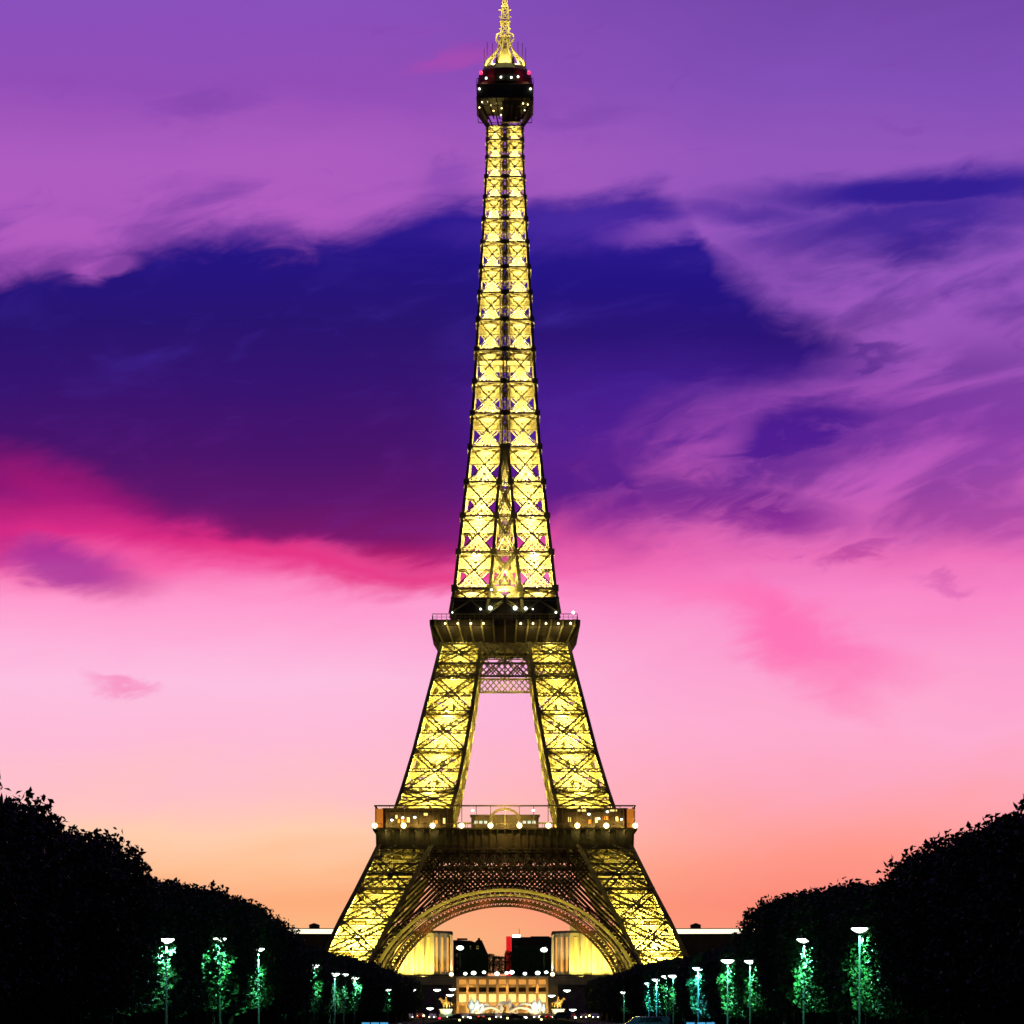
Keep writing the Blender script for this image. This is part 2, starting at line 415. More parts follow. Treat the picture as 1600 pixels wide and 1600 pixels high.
# ------------------------------------------------------------------ the iron tower
OUT = np.array([(0, 59.2), (19.3, 50.5), (29.4, 46.0), (36.9, 42.2), (47.4, 37.3), (54.5, 34.1), (62.7, 30.9), (79.7, 26.0), (95.8, 22.2), (100.3, 21.0), (110.4, 18.6), (120.1, 16.0),
                (127, 14.9), (138, 13.7), (159, 11.4), (169.7, 10.3), (189.5, 9.0), (208.5, 7.95), (216.6, 7.5), (230, 6.75), (246, 5.9), (257, 5.35), (264, 5.2), (280, 5.0)])
INN = np.array([(0, 44.5), (19.3, 36.5), (29.4, 31.6), (36.9, 27.6), (47.4, 22.4), (54.5, 18.4), (62.7, 14.6), (79.7, 11.4), (95.8, 8.7), (104, 7.8), (110.4, 7.1), (120.1, 5.2),
                (127, 4.5), (138, 3.4), (149, 2.6), (159, 1.8), (169.7, 0.75), (180, 0.55), (300, 0.5)])
def ow(z): return float(np.interp(z, OUT[:, 0], OUT[:, 1]))
def iw(z): return float(np.interp(z, INN[:, 0], INN[:, 1]))

def corner(k, z):
    """corner posts of the leg on the +x, -y side: 0 outer, 1 front inner, 2 innermost, 3 side inner"""
    o, i = ow(z), iw(z)
    return np.array([(o, -o, z), (i, -o, z), (i, -i, z), (o, -i, z)][k])
FACES = ((1, 0), (0, 3), (3, 2), (2, 1))     # front, side, back, inner
NORM = ((0, -1, 0), (1, 0, 0), (0, 1, 0), (-1, 0, 0))

def panel(mb, p0, q0, p1, q1, n, w, rail, lace, dense=1, cross=True, step=1.0):
    """one bay of a leg face: diagonals, heading girder, and the finer members between them"""
    d = rail * 1.3
    if cross:
        mb.lattice(p0, q1, w, n, rail, lace, d, step); mb.lattice(q0, p1, w, n, rail, lace, d, step)
    mb.lattice(p1, q1, w * 1.1, n, rail, lace, d, step)
    if dense:
        m = lambda a, b, t=0.5: a + (b - a) * t
        c = (p0 + q0 + p1 + q1) / 4
        mb.lattice(m(p0, p1), m(q0, q1), w * 0.7, n, rail * 0.8, lace, d, step)
        if dense > 1:
            mb.lattice(m(p0, q0), m(p1, q1), w * 0.6, n, rail * 0.7, lace, d, step)
            for a, b in ((m(p0, p1), m(p1, q1)), (m(q0, q1), m(p1, q1)), (m(p0, p1), m(p0, q0)), (m(q0, q1), m(p0, q0))):
                mb.lattice(a, b, w * 0.5, n, rail * 0.7, lace, d, step)
        if dense > 2:
            for t in (0.25, 0.75):
                mb.lattice(m(p0, p1, t), m(q0, q1, t), w * 0.45, n, rail * 0.6, lace, d, step)
                mb.bar(m(p0, q0, t), m(p1, q1, t), rail, d, n)

def floor_bracing(mb, z, w, rail, lace):
    c = [corner(k, z) for k in range(4)]
    for a, b in ((0, 2), (1, 3)):
        mb.lattice(c[a], c[b], w, (0, 0, 1), rail, lace, rail * 2)

def chords(mb, zs, w, ks=(0, 1, 2, 3)):
    for k in ks:
        for z0, z1 in zip(zs[:-1], zs[1:]):
            mb.bar(corner(k, z0), corner(k, z1), w(z0), w(z0), (0, -1, 0))

tower = thing('lattice_tower', (0, 0, 0), 'tall floodlit yellow iron lattice tower rising over the trees', 'tower')

def leg_meshes():
    low, up = MB(), MB()
    lz = [1.5, 9.5, 18.5, 27.6, 36.5, 46.6, 53.8]
    chords(low, lz, lambda z: 1.25)
    for z0, z1 in zip(lz[:-1], lz[1:]):
        for f, (a, b) in enumerate(FACES):
            panel(low, corner(a, z0), corner(b, z0), corner(a, z1), corner(b, z1), NORM[f], 1.5, 0.46, 0.3, 2 if f in (2, 3) else 1)
        floor_bracing(low, z1, 1.4, 0.4, 0.3)
    # the fine checker belt half way up the leg
    for z0, z1 in ((36.9, 40.0), (41.5, 44.4)):
        for f, (a, b) in enumerate(FACES):
            belt(low, corner(a, z0), corner(b, z0), corner(a, z1), corner(b, z1), NORM[f], 7, 2, 0.3)
    uz = [61.0, 66.3, 77.9, 89.3, 100.3, 104.2, 110.6]
    chords(up, [53.8] + uz, lambda z: 1.05)
    for z0, z1 in zip(uz[:-1], uz[1:]):
        for f, (a, b) in enumerate(FACES):
            if z1 - z0 < 4.5 and z0 > 99:
                belt(up, corner(a, z0), corner(b, z0), corner(a, z1), corner(b, z1), NORM[f], 7, 2, 0.32)
            else:
                panel(up, corner(a, z0), corner(b, z0), corner(a, z1), corner(b, z1), NORM[f], 1.25, 0.4, 0.26, 2 if f in (2, 3) else 1)
        floor_bracing(up, z1, 1.2, 0.36, 0.26)
    return low, up

def belt(mb, p0, q0, p1, q1, n, nx, nz, w):
    """a fine criss-cross belt framed by two flat rails"""
    m = lambda s, t: (p0 * (1 - s) + q0 * s) * (1 - t) + (p1 * (1 - s) + q1 * s) * t
    mb.bar(p0, q0, w * 1.8, w, n); mb.bar(p1, q1, w * 1.8, w, n)
    for i in range(nx):
        for j in range(nz):
            s0, s1, t0, t1 = i / nx, (i + 1) / nx, j / nz, (j + 1) / nz
            mb.bar(m(s0, t0), m(s1, t1), w, w * 0.8, n); mb.bar(m(s1, t0), m(s0, t1), w, w * 0.8, n)

LOW, UP = leg_meshes()
for k in range(4):
    g = LOW.turned(k * math.pi / 2).build('leg', 'iron', tower)
    for c in range(4):
        p = corner(c, 0.0); pm = MB()
        pm.frustum(-0.5, 4.2, 1.1, 3.0, (p[0], p[1])); pm.frustum(1.11, 2.6, 3.0, 1.7, (p[0] * 0.997, p[1] * 0.997))
        pm.turned(k * math.pi / 2).build('masonry_pier', 'stone', g)
    UP.turned(k * math.pi / 2).build('upper_leg', 'iron', tower)

# great arches between the legs, each lying in the sloping plane of its side
def on_front(dx, py):
    z = 30.0
    for _ in range(8): z = EYE + (HY - py) * (D - ow(max(z, 0))) / FOC
    y = ow(max(z, 0))
    return np.array([dx * (D - y) / FOC, -y - 0.4, z])
def ell(th, rx, ry): return on_front(rx * math.cos(th), 1592 - ry * math.sin(th))
AN = (0, -1, 0)
arch = MB()
TH = np.linspace(math.radians(9), math.radians(171), 85)
rings = {'crest': (228, 209), 'outer': (218, 201), 'inner': (211, 193.5)}
rib = MB()
for r, w in (('crest', 0.3), ('outer', 0.95), ('inner', 0.55)):
    for off in (0, 3.6):
        pts = [ell(t, *rings[r]) + np.array([0, off, 0]) for t in TH]
        for a, b in zip(pts[:-1], pts[1:]): (rib if r == 'outer' and not off else arch).bar(a - (0, 0.2, 0) if r == 'outer' and not off else a, b - (0, 0.2, 0) if r == 'outer' and not off else b, w, 0.7, AN)
for i, t in enumerate(TH):
    for off in (0, 3.6):
        o = np.array([0, off, 0])
        arch.bar(ell(t, *rings['outer']) + o, ell(t, *rings['crest']) + o, 0.4, 0.4, AN)
        arch.bar(ell(t, *rings['inner']) + o, ell(t, *rings['outer']) + o, 0.3, 0.3, AN)
        if i < len(TH) - 1:
            t2 = TH[i + 1]
            arch.bar(ell(t, *rings['inner']) + o, ell(t2, *rings['outer']) + o, 0.26, 0.3, AN)
            arch.bar(ell(t, *rings['outer']) + o, ell((t + t2) / 2, *rings['crest']) + o, 0.2, 0.3, AN)
            arch.bar(ell(t2, *rings['outer']) + o, ell((t + t2) / 2, *rings['crest']) + o, 0.2, 0.3, AN)
    for r in ('outer', 'inner'):
        arch.bar(ell(t, *rings[r]), ell(t, *rings[r]) + np.array([0, 3.6, 0]), 0.3, 0.3, (0, 0, 1))
# soffit plate under the ring
sof = []
for t in TH: sof += [ell(t, *rings['inner']) + np.array([0, 0.3, -0.3]), ell(t, *rings['inner']) + np.array([0, 3.3, -0.3])]
for i in range(len(TH) - 1):
    a, b, c, d = sof[2 * i], sof[2 * i + 1], sof[2 * i + 3], sof[2 * i + 2]
    up_ = np.array([0, 0, 0.12]); arch.raw([a, b, c, d, a + up_, b + up_, c + up_, d + up_], BOXF)
# spandrel lattice between the arch and the floor above
spandrel = MB()
def fpt(x, z): return np.array([x, -ow(z) - 0.1, z])
def arch_z(x):
    xs = [ell(t, *rings['crest']) for t in TH]
    return float(np.interp(x, [p[0] for p in xs][::-1], [p[2] for p in xs][::-1]))
for z0, z1, w in ((47.0, 53.6, 0.5), (43.0, 47.0, 0.42)):
    h = iw((z0 + z1) / 2) + 0.3; n = 16 if z0 < 45 else 9
    for i in range(n):
        x0, x1 = -h + 2 * h * i / n, -h + 2 * h * (i + 1) / n
        spandrel.lattice(fpt(x0, z0), fpt(x1, z1), 0.9, AN, 0.36, 0.26, 0.3); spandrel.lattice(fpt(x1, z0), fpt(x0, z1), 0.9, AN, 0.36, 0.26, 0.3)
        spandrel.bar(fpt(x0, z0), fpt(x0, z1), w, 0.4, AN)
    spandrel.lattice(fpt(-h, z0), fpt(h, z0), 1.0, AN, 0.4, 0.3, 0.4); spandrel.lattice(fpt(-h, z1), fpt(h, z1), 0.9, AN, 0.4, 0.3, 0.4)
step = 1.55
for i in range(-18, 19):
    x = i * step
    zt = 43.0
    for s in (-1, 1):
        # sloping bars, cut where they meet the arch or the leg
        pts = []
        for k in range(0, 60):
            z = zt - k * 0.4; xx = x + s * k * 0.4
            if z < arch_z(xx) + 0.2 or abs(xx) > iw(z) + 0.4: break
            pts.append((xx, z))
        if len(pts) > 2: spandrel.bar(fpt(*pts[0]), fpt(*pts[-1]), 0.52, 0.4, AN)
for k in range(4):
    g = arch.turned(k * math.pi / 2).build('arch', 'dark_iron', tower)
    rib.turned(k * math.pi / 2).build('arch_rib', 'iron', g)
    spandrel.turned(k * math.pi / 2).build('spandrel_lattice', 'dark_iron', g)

# first floor: floor slab with an open middle, deep frieze, gallery
def ring_slab(mb, z0, z1, h_out, h_in):
    w = h_out - h_in; c = (h_out + h_in) / 2; zc, t = (z0 + z1) / 2, z1 - z0
    mb.box((0, -c, zc), (2 * h_out, w, t)); mb.box((0, c, zc), (2 * h_out, w, t))
    mb.box((-c, 0, zc), (w, 2 * h_in, t)); mb.box((c, 0, zc), (w, 2 * h_in, t))
first = MB(); ring_slab(first, 53.9, 54.5, 36.9, 13.0)
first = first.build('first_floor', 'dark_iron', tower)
fr = MB()
for k in range(4):
    s = MB()
    s.box((0, -36.6, 51.4), (73.6, 0.4, 5.0))
    s.box((0, -37.2, 54.6), (75.8, 1.6, 0.5))
    s.box((0, -36.95, 48.8), (74.6, 0.7, 0.4))
    n = 34
    for i in range(n + 1):
        x = -36.4 + 72.8 * i / n
        s.bar((x, -36.9, 49.0), (x, -37.0, 53.4), 0.35, 0.3, AN)
        s.bar((x, -37.05, 53.2), (x, -37.9, 54.4), 0.45, 0.5, (1, 0, 0))
    fr_k = s.turned(k * math.pi / 2); fr.v += fr_k.v; fr.f += [tuple(i + fr.n for i in q) for q in fr_k.f]; fr.n += fr_k.n
fr.build('frieze', 'mid_iron', first)
# sloping brackets from the frieze back to the legs
for k in range(4):
    for x in np.linspace(-35.5, 35.5, 24):
        s = MB(); s.bar((x, -36.3, 49.0), (x, -ow(46.5) + 0.3, 46.6), 0.35, 0.5, (1, 0, 0)); s.turned(k * math.pi / 2).build('bracket', 'dark_iron', first)
gal = MB()
for k in range(4):
    s = MB()
    s.box((0, -37.3, 61.15), (75.2, 0.5, 0.42)); s.box((0, -37.45, 55.95), (75.6, 0.12, 0.14))
    for x in np.linspace(-37.3, 37.3, 46)[:-1]:
        s.bar((x, -37.45, 54.8), (x, -37.45, 55.9), 0.09)
    for x in np.linspace(-37.2, 37.2, 19)[:-1]:
        s.bar((x, -37.3, 54.8), (x, -37.3, 61.1), 0.2)
    t_ = s.turned(k * math.pi / 2); gal.v += t_.v; gal.f += [tuple(i + gal.n for i in q) for q in t_.f]; gal.n += t_.n
gal.build('gallery_frame', 'iron', first)
for sx in (-1, 1):
    for s_y in (-1, 1):
        for q in (box1((sx * 36.0, s_y * 37.25, 57.6), (1.9, 0.12, 5.4)), box1((sx * 37.25, s_y * 36.0, 57.6), (0.12, 1.9, 5.4))): q.build('corner_screen', 'amber_screen', first)
for k in range(4):
    for sx in (-1, 1):
        w = MB(); w.box((sx * 25.2, -34.2, 57.6), (20.6, 0.3, 6.2))
        for x in np.linspace(15.4, 35.0, 13): w.box((sx * x, -34.45, 57.6), (0.35, 0.2, 6.2))
        w.box((sx * 25.2, -34.45, 59.4), (20.6, 0.22, 0.3)); w.turned(k * math.pi / 2).build('gallery_wall', 'bronze', first)
# pavilions on the first floor between the legs, seen through the gallery
def pavilion(k):
    s = MB(); s.box((0, -27.5, 56.6), (19.5, 8.0, 4.2)); s.box((0, -27.5, 58.85), (20.3, 8.8, 0.28))
    p = s.turned(k * math.pi / 2).build('floor_pavilion', 'iron', tower)
    for x in (-8.4, -7.0, -5.6, -4.2, 4.2, 5.6, 7.0, 8.4): box1((x, -31.56, 56.8), (0.9, 0.1, 0.8)).turned(k * math.pi / 2).build('window', 'pale_window', p)
for k in range(4): pavilion(k)
ga = MB()
pa = [np.array([4.1 * math.cos(t) , -37.6, 56.6 + 3.6 * math.sin(t) ** 0.8 * 1.0]) for t in np.linspace(0.02, math.pi - 0.02, 17)]
pa = [np.array([5.4, -37.6, 55.4]), np.array([4.8, -37.6, 55.7])] + pa + [np.array([-4.8, -37.6, 55.7]), np.array([-5.4, -37.6, 55.4])]
for a, b in zip(pa[:-1], pa[1:]): ga.bar(a, b, 0.7, 0.6, AN)
ga.build('entrance_arch', 'iron', tower)
for x in np.linspace(-37.4, 37.4, 10):
    b = MB(); b.ball((x, -38.1, 55.4), 0.78, 1.0, 12); b.build('gallery_lamp', 'globe', tower, True)
for x, z, w_, h_ in ((-27.9, 57.3, 0.9, 1.4), (-31.4, 58.2, 0.8, 1.0), (-23.0, 58.9, 1.4, 0.7), (-17.5, 57.0, 0.7, 1.6), (22.3, 60.0, 2.6, 0.5), (26.4, 57.2, 0.8, 1.5), (31.2, 60.0, 2.2, 0.5), (32.2, 57.6, 0.9, 1.2), (18.6, 57.4, 0.8, 1.4)):
    box1((x, -34.42, z), (w_, 0.14, h_)).build('gallery_window', 'yellow_glass', first)
for x, z, w_ in ((-29.8, 56.9, 2.2), (-20.0, 56.6, 1.2), (24.6, 56.8, 1.0), (29.0, 57.8, 1.6)):
    box1((x, -34.43, z), (w_, 0.12, 1.1)).build('awning', 'amber_screen', first)
for x, z in ((-29.4, 57.9), (-26.0, 58.0), (-32.6, 57.2), (27.0, 57.6), (24.2, 58.9), (33.5, 57.4), (-9.3, 60.0), (8.2, 60.0), (0, 60.2), (29.5, 59.6)):
    b = MB(); b.ball((x, -34.9, z), 0.42, 0.7, 10); b.build('work_light', 'white_lamp', tower, True)

# second floor
second = MB(); second.box((0, 0, 116.3), (43.2, 43.2, 0.5)); second.box((0, 0, 112.0), (34, 34, 0.4))
second = second.build('second_floor', 'dark_iron', tower)
s2 = MB()
for k in range(4):
    s = MB()
    s.raw([(-21.3, -21.3, 115.0), (21.3, -21.3, 115.0), (18.9, -18.9, 110.5), (-18.9, -18.9, 110.5), (-20.9, -20.9, 115.0), (20.9, -20.9, 115.0), (18.5, -18.5, 110.5), (-18.5, -18.5, 110.5)], BOXF)
    s.box((0, -21.4, 116.0), (43.6, 0.6, 1.6))
    for i in range(13):
        x = -20.4 + 40.8 * i / 12
        q = MB(); q.bar((x * 0.9, -19.15, 110.7), (x, -21.8, 115.2), 0.5, 0.5, AN); q.bar((x, -21.85, 115.2), (x, -21.95, 116.9), 0.5, 0.4, AN)
        q.turned(k * math.pi / 2).build('bracket', 'iron', second)
    t_ = s.turned(k * math.pi / 2); s2.v += t_.v; s2.f += [tuple(i + s2.n for i in q) for q in t_.f]; s2.n += t_.n
s2.build('flared_cornice', 'dark_iron', second)
rl = MB()
for k in range(4):
    s = MB(); s.box((0, -21.3, 118.5), (42.6, 0.14, 0.2)); s.box((0, -21.3, 117.6), (42.6, 0.1, 0.1))
    for x in np.linspace(-21.3, 21.3, 32)[:-1]: s.bar((x, -21.3, 116.5), (x, -21.3, 118.5), 0.12)
    t_ = s.turned(k * math.pi / 2); rl.v += t_.v; rl.f += [tuple(i + rl.n for i in q) for q in t_.f]; rl.n += t_.n
rl.build('railing', 'iron', second)
hall = MB(); hall.box((0, 0, 120.2), (31.0, 31.0, 7.2)); hall.box((0, 0, 124.0), (32.0, 32.0, 0.35))
for k in range(4):
    s = MB()
    for x in np.linspace(-15, 15, 9): s.bar((x, -15.6, 116.6), (x, -15.6, 123.8), 0.4, 0.3, AN)
    t_ = s.turned(k * math.pi / 2); hall.v += t_.v; hall.f += [tuple(i + hall.n for i in q) for q in t_.f]; hall.n += t_.n
hall.build('floor_hall', 'dark_iron', second)
for x, z, r in ((-4.3, 120.9, 0.95), (3.0, 120.9, 0.95), (6.1, 120.8, 0.75), (-7.2, 120.6, 0.5), (8.2, 120.6, 0.35), (15.0, 119.6, 0.5), (-15.5, 119.6, 0.35), (-4.0, 126.4, 0.5), (-1.6, 126.3, 0.45), (20.0, 118.9, 0.7)):
    y = -16.6 if abs(x) < 18 else -21.6
    if z > 125: y = -15.9
    b = MB(); b.ball((x, y, z), r * 0.62, 1.0, 10); b.build('floor_lamp', 'white_lamp', tower, True)
for x in (-17.5, -13.8, -10, -6.3, 4.6, 8.2, 12.0, 15.6, 19.2):
    b = MB(); b.ball((x, -22.2, 115.6), 0.3, 1.2, 8); b.build('cornice_lamp', 'globe', tower, True)

# trusses that tie the legs below the second floor
tie = MB()
def tie_front(z0, z1, nx, nz, w):
    h0, h1 = iw(z0), iw(z1); a = lambda x, z: np.array([x, -ow(z), z])
    belt(tie_k, a(-h0, z0), a(h0, z0), a(-h1, z1), a(h1, z1), AN, nx, nz, w)
for k in range(4):
    tie_k = MB(); tie_front(100.3, 104.2, 9, 2, 0.34)
    z0, z1 = 104.2, 110.6
    p = lambda x, z: np.array([x, -ow(z), z])
    for s in (-1, 1):
        panel(tie_k, p(0, z0), p(s * iw(z0), z0), p(0, z1), p(s * iw(z1), z1), AN, 0.9, 0.3, 0.2, 0)
    tie_k.bar(p(0, z0), p(0, z1), 0.4, 0.4, AN)
    tie_k.turned(k * math.pi / 2).build('tie_truss', 'iron', tower)

# the shaft above the second floor
shaft = MB()
sy = [955, 919, 862.5, 806, 753, 698, 645.5, 596, 546, 499, 457, 417, 378, 342, 308, 276, 246, 218, 196]
sz = [119.5]
for y_ in sy[1:]:
    z = 150.0
    for _ in range(8): z = EYE + (HY - y_) * (D - ow(z)) / FOC
    sz.append(z)
for k in range(4):
    q = MB()
    for j, (z0, z1) in enumerate(zip(sz[:-1], sz[1:])):
        cw = 0.95 - 0.45 * j / len(sz); merged = z0 > 168
        ks = (0, 1, 2, 3)
        for c in ks: q.bar(corner(c, z0), corner(c, z1), cw * (0.5 if merged and c else 1), cw * (0.5 if merged and c else 1), (0, -1, 0))
        w = 0.95 - 0.4 * j / len(sz); rail = 0.29 - 0.1 * j / len(sz); lc = rail * 0.75
        fs = (0, 1, 2, 3)
        for f in fs:
            a, b = FACES[f]
            p0, q0, p1, q1 = corner(a, z0), corner(b, z0), corner(a, z1), corner(b, z1)
            if f in (0, 1):
                q.bar(p0, q1, rail * 1.5, 0.3, NORM[f]); q.bar(q0, p1, rail * 1.5, 0.3, NORM[f]); q.bar(p1, q1, rail * 2.2, 0.4, NORM[f])
                q.bar((p0 + p1) / 2, (q0 + q1) / 2, rail, 0.3, NORM[f])
            else: panel(q, p0, q0, p1, q1, NORM[f], w * 1.2, rail * 1.25, lc * 1.3, 0, True, 1.0)
            # deep laced heading under every joint
            m = lambda a_, b_, t: a_ + (b_ - a_) * t
            hb = 0.72
            if f in (2, 3): belt(q, m(p0, p1, hb), m(q0, q1, hb), p1 * 0.999 + p0 * 0.001, q1 * 0.999 + q0 * 0.001, NORM[f], 5, 2, rail * 1.3)
        # gusset plates where the members meet
        for c in (0, 1, 3):
            g = corner(c, z1); k_ = 1.1 if merged and c else 1.0; q.box(g, (cw * 2.0 * k_, cw * 2.0 * k_, cw * 1.9))
        floor_bracing(q, z1, w, rail, lc)
        if not merged:      # the tie bay between the two legs of this side
            pq = [corner(1, z0), corner(1, z1)]; mir = np.array([-1, 1, 1])
            gp = [pq[0] * mir, pq[0], pq[1] * mir, pq[1]]
            for y_in in (0.0, 3.0):
                off = np.array([0, y_in, 0])
                panel(q, gp[0] + off, gp[1] + off, gp[2] + off, gp[3] + off, NORM[0], w * 0.8, rail, lc, 1 if y_in else 0, True)
    t_ = q.turned(k * math.pi / 2); shaft.v += t_.v; shaft.f += [tuple(i + shaft.n for i in z_) for z_ in t_.f]; shaft.n += t_.n
shaft = shaft.build('shaft', 'iron', tower)
lift = MB()
for sx in (-1, 1):
    for s_y in (-1, 1):
        lift.bar((sx * 1.5, s_y * 1.5, 124), (sx * 1.3, s_y * 1.3, 268), 0.35)
for z in np.arange(126, 268, 2.4):
    for a, b in (((-1.45, -1.5), (1.45, -1.5)), ((-1.45, 1.5), (1.45, 1.5))):
        lift.bar((*a, z), (*b, z + 2.4), 0.2); lift.bar((*b, z), (*a, z + 2.4), 0.2)
lift.box((0, 0, 196.5), (2.6, 2.6, 3.0)); lift.box((0.2, 0, 171.0), (2.4, 2.4, 3.2))
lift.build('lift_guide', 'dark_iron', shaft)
mid = MB(); mid.box((0, 0, 196.0), (15.0, 15.0, 0.4))
for k in range(4):
    s = MB(); s.box((0, -7.6, 197.2), (15.3, 0.12, 0.16)); s.bar((-3.6, -8.6, 199.4), (3.6, -8.6, 199.4), 0.4)
    t_ = s.turned(k * math.pi / 2); mid.v += t_.v; mid.f += [tuple(i + mid.n for i in z_) for z_ in t_.f]; mid.n += t_.n
mid.build('intermediate_landing', 'iron', shaft)

# the top: flared gallery, cabin, dome, lantern and mast
cab = MB()
cab.frustum(274.0, 8.35, 278.0, 8.35); cab.frustum(278.01, 7.6, 279.2, 6.7); cab.lathe([(8.0, 279.21), (8.3, 281.0), (7.9, 283.2), (6.9, 284.6), (6.2, 285.2)], n=16)
for k in range(4):
    s = MB()
    for x in np.linspace(-7.8, 7.8, 7):
        s.bar((x * 0.62, -5.1, 268.6), (x, -8.2, 273.8), 0.3, 0.4, (1, 0, 0))
    s.box((0, -8.4, 274.0), (16.9, 0.3, 0.35)); s.box((0, -8.1, 271.6), (16.0, 0.2, 0.2))
    for x in np.linspace(-8, 8, 17): s.bar((x, -8.5, 278.0), (x, -8.45, 279.6), 0.1)
    s.box((0, -8.45, 279.6), (16.9, 0.1, 0.12))
    t_ = s.turned(k * math.pi / 2); cab.v += t_.v; cab.f += [tuple(i + cab.n for i in z_) for z_ in t_.f]; cab.n += t_.n
cab.box((1.9, -4.4, 270.9), (5.6, 1.2, 6.2))
cab = cab.build('top_cabin', 'dark_iron', tower)
ribs = MB()
for a in range(8):
    t = math.pi / 4 * a + math.pi / 8
    c_, s_ = math.cos(t), math.sin(t)
    pts = [(6.4 * c_, 6.4 * s_, 285.2), (6.0 * c_, 6.0 * s_, 286.6), (4.4 * c_, 4.4 * s_, 288.4), (2.6 * c_, 2.6 * s_, 290.4), (1.3 * c_, 1.3 * s_, 294.0)]
    ribs.tube(pts, [0.45, 0.45, 0.36, 0.3, 0.24])
ribs.build('campanile_rib', 'iron', cab)
dome = MB(); dome.lathe([(2.2, 285.2), (2.3, 287.4), (2.1, 288.6), (1.6, 289.8), (0.9, 290.8), (0.7, 292.0)], n=16)
dome.build('dome', 'iron', cab, True)
for sx in (-1, 1):
    for s_y, x in ((-1, 6.7),):
        b = MB(); b.ball((sx * (x + 0.4), s_y * 6.9, 281.8), 0.5, 1.2, 10); b.build('warning_lamp', 'red_lamp', tower, True)
for x, z in ((-5.6, 279.6), (-1.2, 279.9), (1.9, 279.8), (3.9, 280.0), (-7.6, 276.4), (7.6, 276.4)):
    b = MB(); b.ball((x, -8.8, z), 0.32, 1.0, 8); b.build('cabin_lamp', 'white_lamp', tower, True)
for x, z in ((-6.8, 272.6), (-5.0, 273.4), (-4.2, 272.2), (-2.4, 273.0), (-1.0, 271.4), (-3.4, 270.6), (-1.2, 269.4), (5.4, 272.8), (6.8, 271.9), (5.9, 270.8), (-7.6, 271.0)):
    b = MB(); b.ball((x, -8.3 if abs(x) > 6 else -6.4, z), 0.24, 1.0, 8); b.build('cabin_lamp', 'globe', tower, True)
mast = MB()
def mh(z): return float(np.interp(z, [292, 302, 302.1, 330], [1.2, 0.95, 0.6, 0.3]))
mz = list(np.arange(292, 302, 2.0)) + [302.0] + list(np.arange(304, 331, 2.0))
for z0, z1 in zip(mz[:-1], mz[1:]):
    for sx, s_y in ((-1, -1), (1, -1), (1, 1), (-1, 1)):
        a, b = mh(z0), mh(z1); mast.bar((sx * a, s_y * a, z0), (sx * b, s_y * b, z1), 0.34)
    a, b = mh(z0), mh(z1)
    for k in range(4):
        s = MB(); s.bar((-a, -a, z0), (b, -b, z1), 0.24); s.bar((a, -a, z0), (-b, -b, z1), 0.24); s.bar((-b, -b, z1), (b, -b, z1), 0.24)
        t_ = s.turned(k * math.pi / 2); mast.v += t_.v; mast.f += [tuple(i + mast.n for i in q_) for q_ in t_.f]; mast.n += t_.n
for z in (294.6, 299.0, 303.6): mast.box((0, 0, z), (2 * mh(z) + 1.2, 2 * mh(z) + 1.2, 0.3))
for sx in (-1, 1):
    mast.tube([(sx * 1.4, -1, 292.2), (sx * 2.6, -1, 293.6), (sx * 2.4, -1, 295.2), (sx * 1.2, -1, 295.8)], [0.3] * 4)
    for z in (297.0, 300.6, 302.6): mast.bar((sx * 1.0, -0.8, z), (sx * 1.9, -0.8, z), 0.3)
mast.build('mast', 'iron', tower)
for x, h in ((-6.9, 5.2), (6.9, 5.6), (-5.9, 7.2), (5.8, 7.0), (-4.2, 7.0), (4.3, 7.4)): 
    aer = MB(); aer.bar((x * 0.9, -3.4, 281.6), (x * 0.9, -3.4, 284.9 + h), 0.16); aer.build('aerial', 'dark_iron', cab)

# floodlights inside the ironwork
SOD = (1.0, 0.87, 0.3); GOLD = (1.0, 0.86, 0.17)
def flood(loc, watts, radius=0.9, kind='POINT', **kw):
    lamp('floodlight', kind, loc, GOLD if loc[2] < 110 else SOD, watts * 2.6, tower, radius, **kw)
    box1((loc[0], loc[1], loc[2] - 1.6), (0.9, 0.9, 0.5)).build('floodlight_housing', 'dark_iron', tower)
for sx in (-1, 1):
    for s_y in (-1, 1):
        for z, wt in ((5, 40000), (14, 48000), (23, 42000), (31.5, 13000), (41, 3800), (64, 15000), (71, 17000), (80, 15000), (88, 14000), (96, 12000), (107, 5000)):
            c = (ow(z) + iw(z)) / 2; flood((sx * c, s_y * c, z), wt * (0.22 if s_y > 0 and z < 45 else 1.0))
        for z, wt in ((128.5, 8000), (137, 8000), (146, 8000), (155, 7500), (164, 6500)):
            c = (ow(z) + iw(z)) / 2; flood((sx * c, s_y * c, z), wt)
for z in (126, 132, 141, 150, 158): flood((0, -2.6 - 0.35 * (165 - z), z), 2600); flood((0, 2.0, z), 3000)
for t in TH[3:-3:2]:
    p = ell(t, 206, 190); lamp('arch_light', 'POINT', (p[0], p[1] - 1.0, p[2] + 0.2), GOLD, 330, tower, 0.2)
for t in TH[4:-4:5]:
    p = ell(t, 215, 197); lamp('arch_light', 'POINT', (p[0], p[1] + 1.8, p[2]), GOLD, 70 if 25 < math.degrees(t) < 155 else 130, tower, 0.3)
for j in range(5, len(sz) - 1):
    z = sz[j] + 2.0
    for sx in (-1, 1):
        for s_y in (-1, 1):
            c = ow(z) * 0.55; flood((sx * c, s_y * c, z), 6200 - 290 * j, 0.4)
for t in np.radians((50, 65, 80, 100, 115, 130)):
    p = ell(t, 212, 195); lamp('arch_light', 'POINT', (p[0], -p[1] - 3.6 - 3.0, p[2] - 0.4), (1, 0.22, 0.08), 700, tower, 0.3)
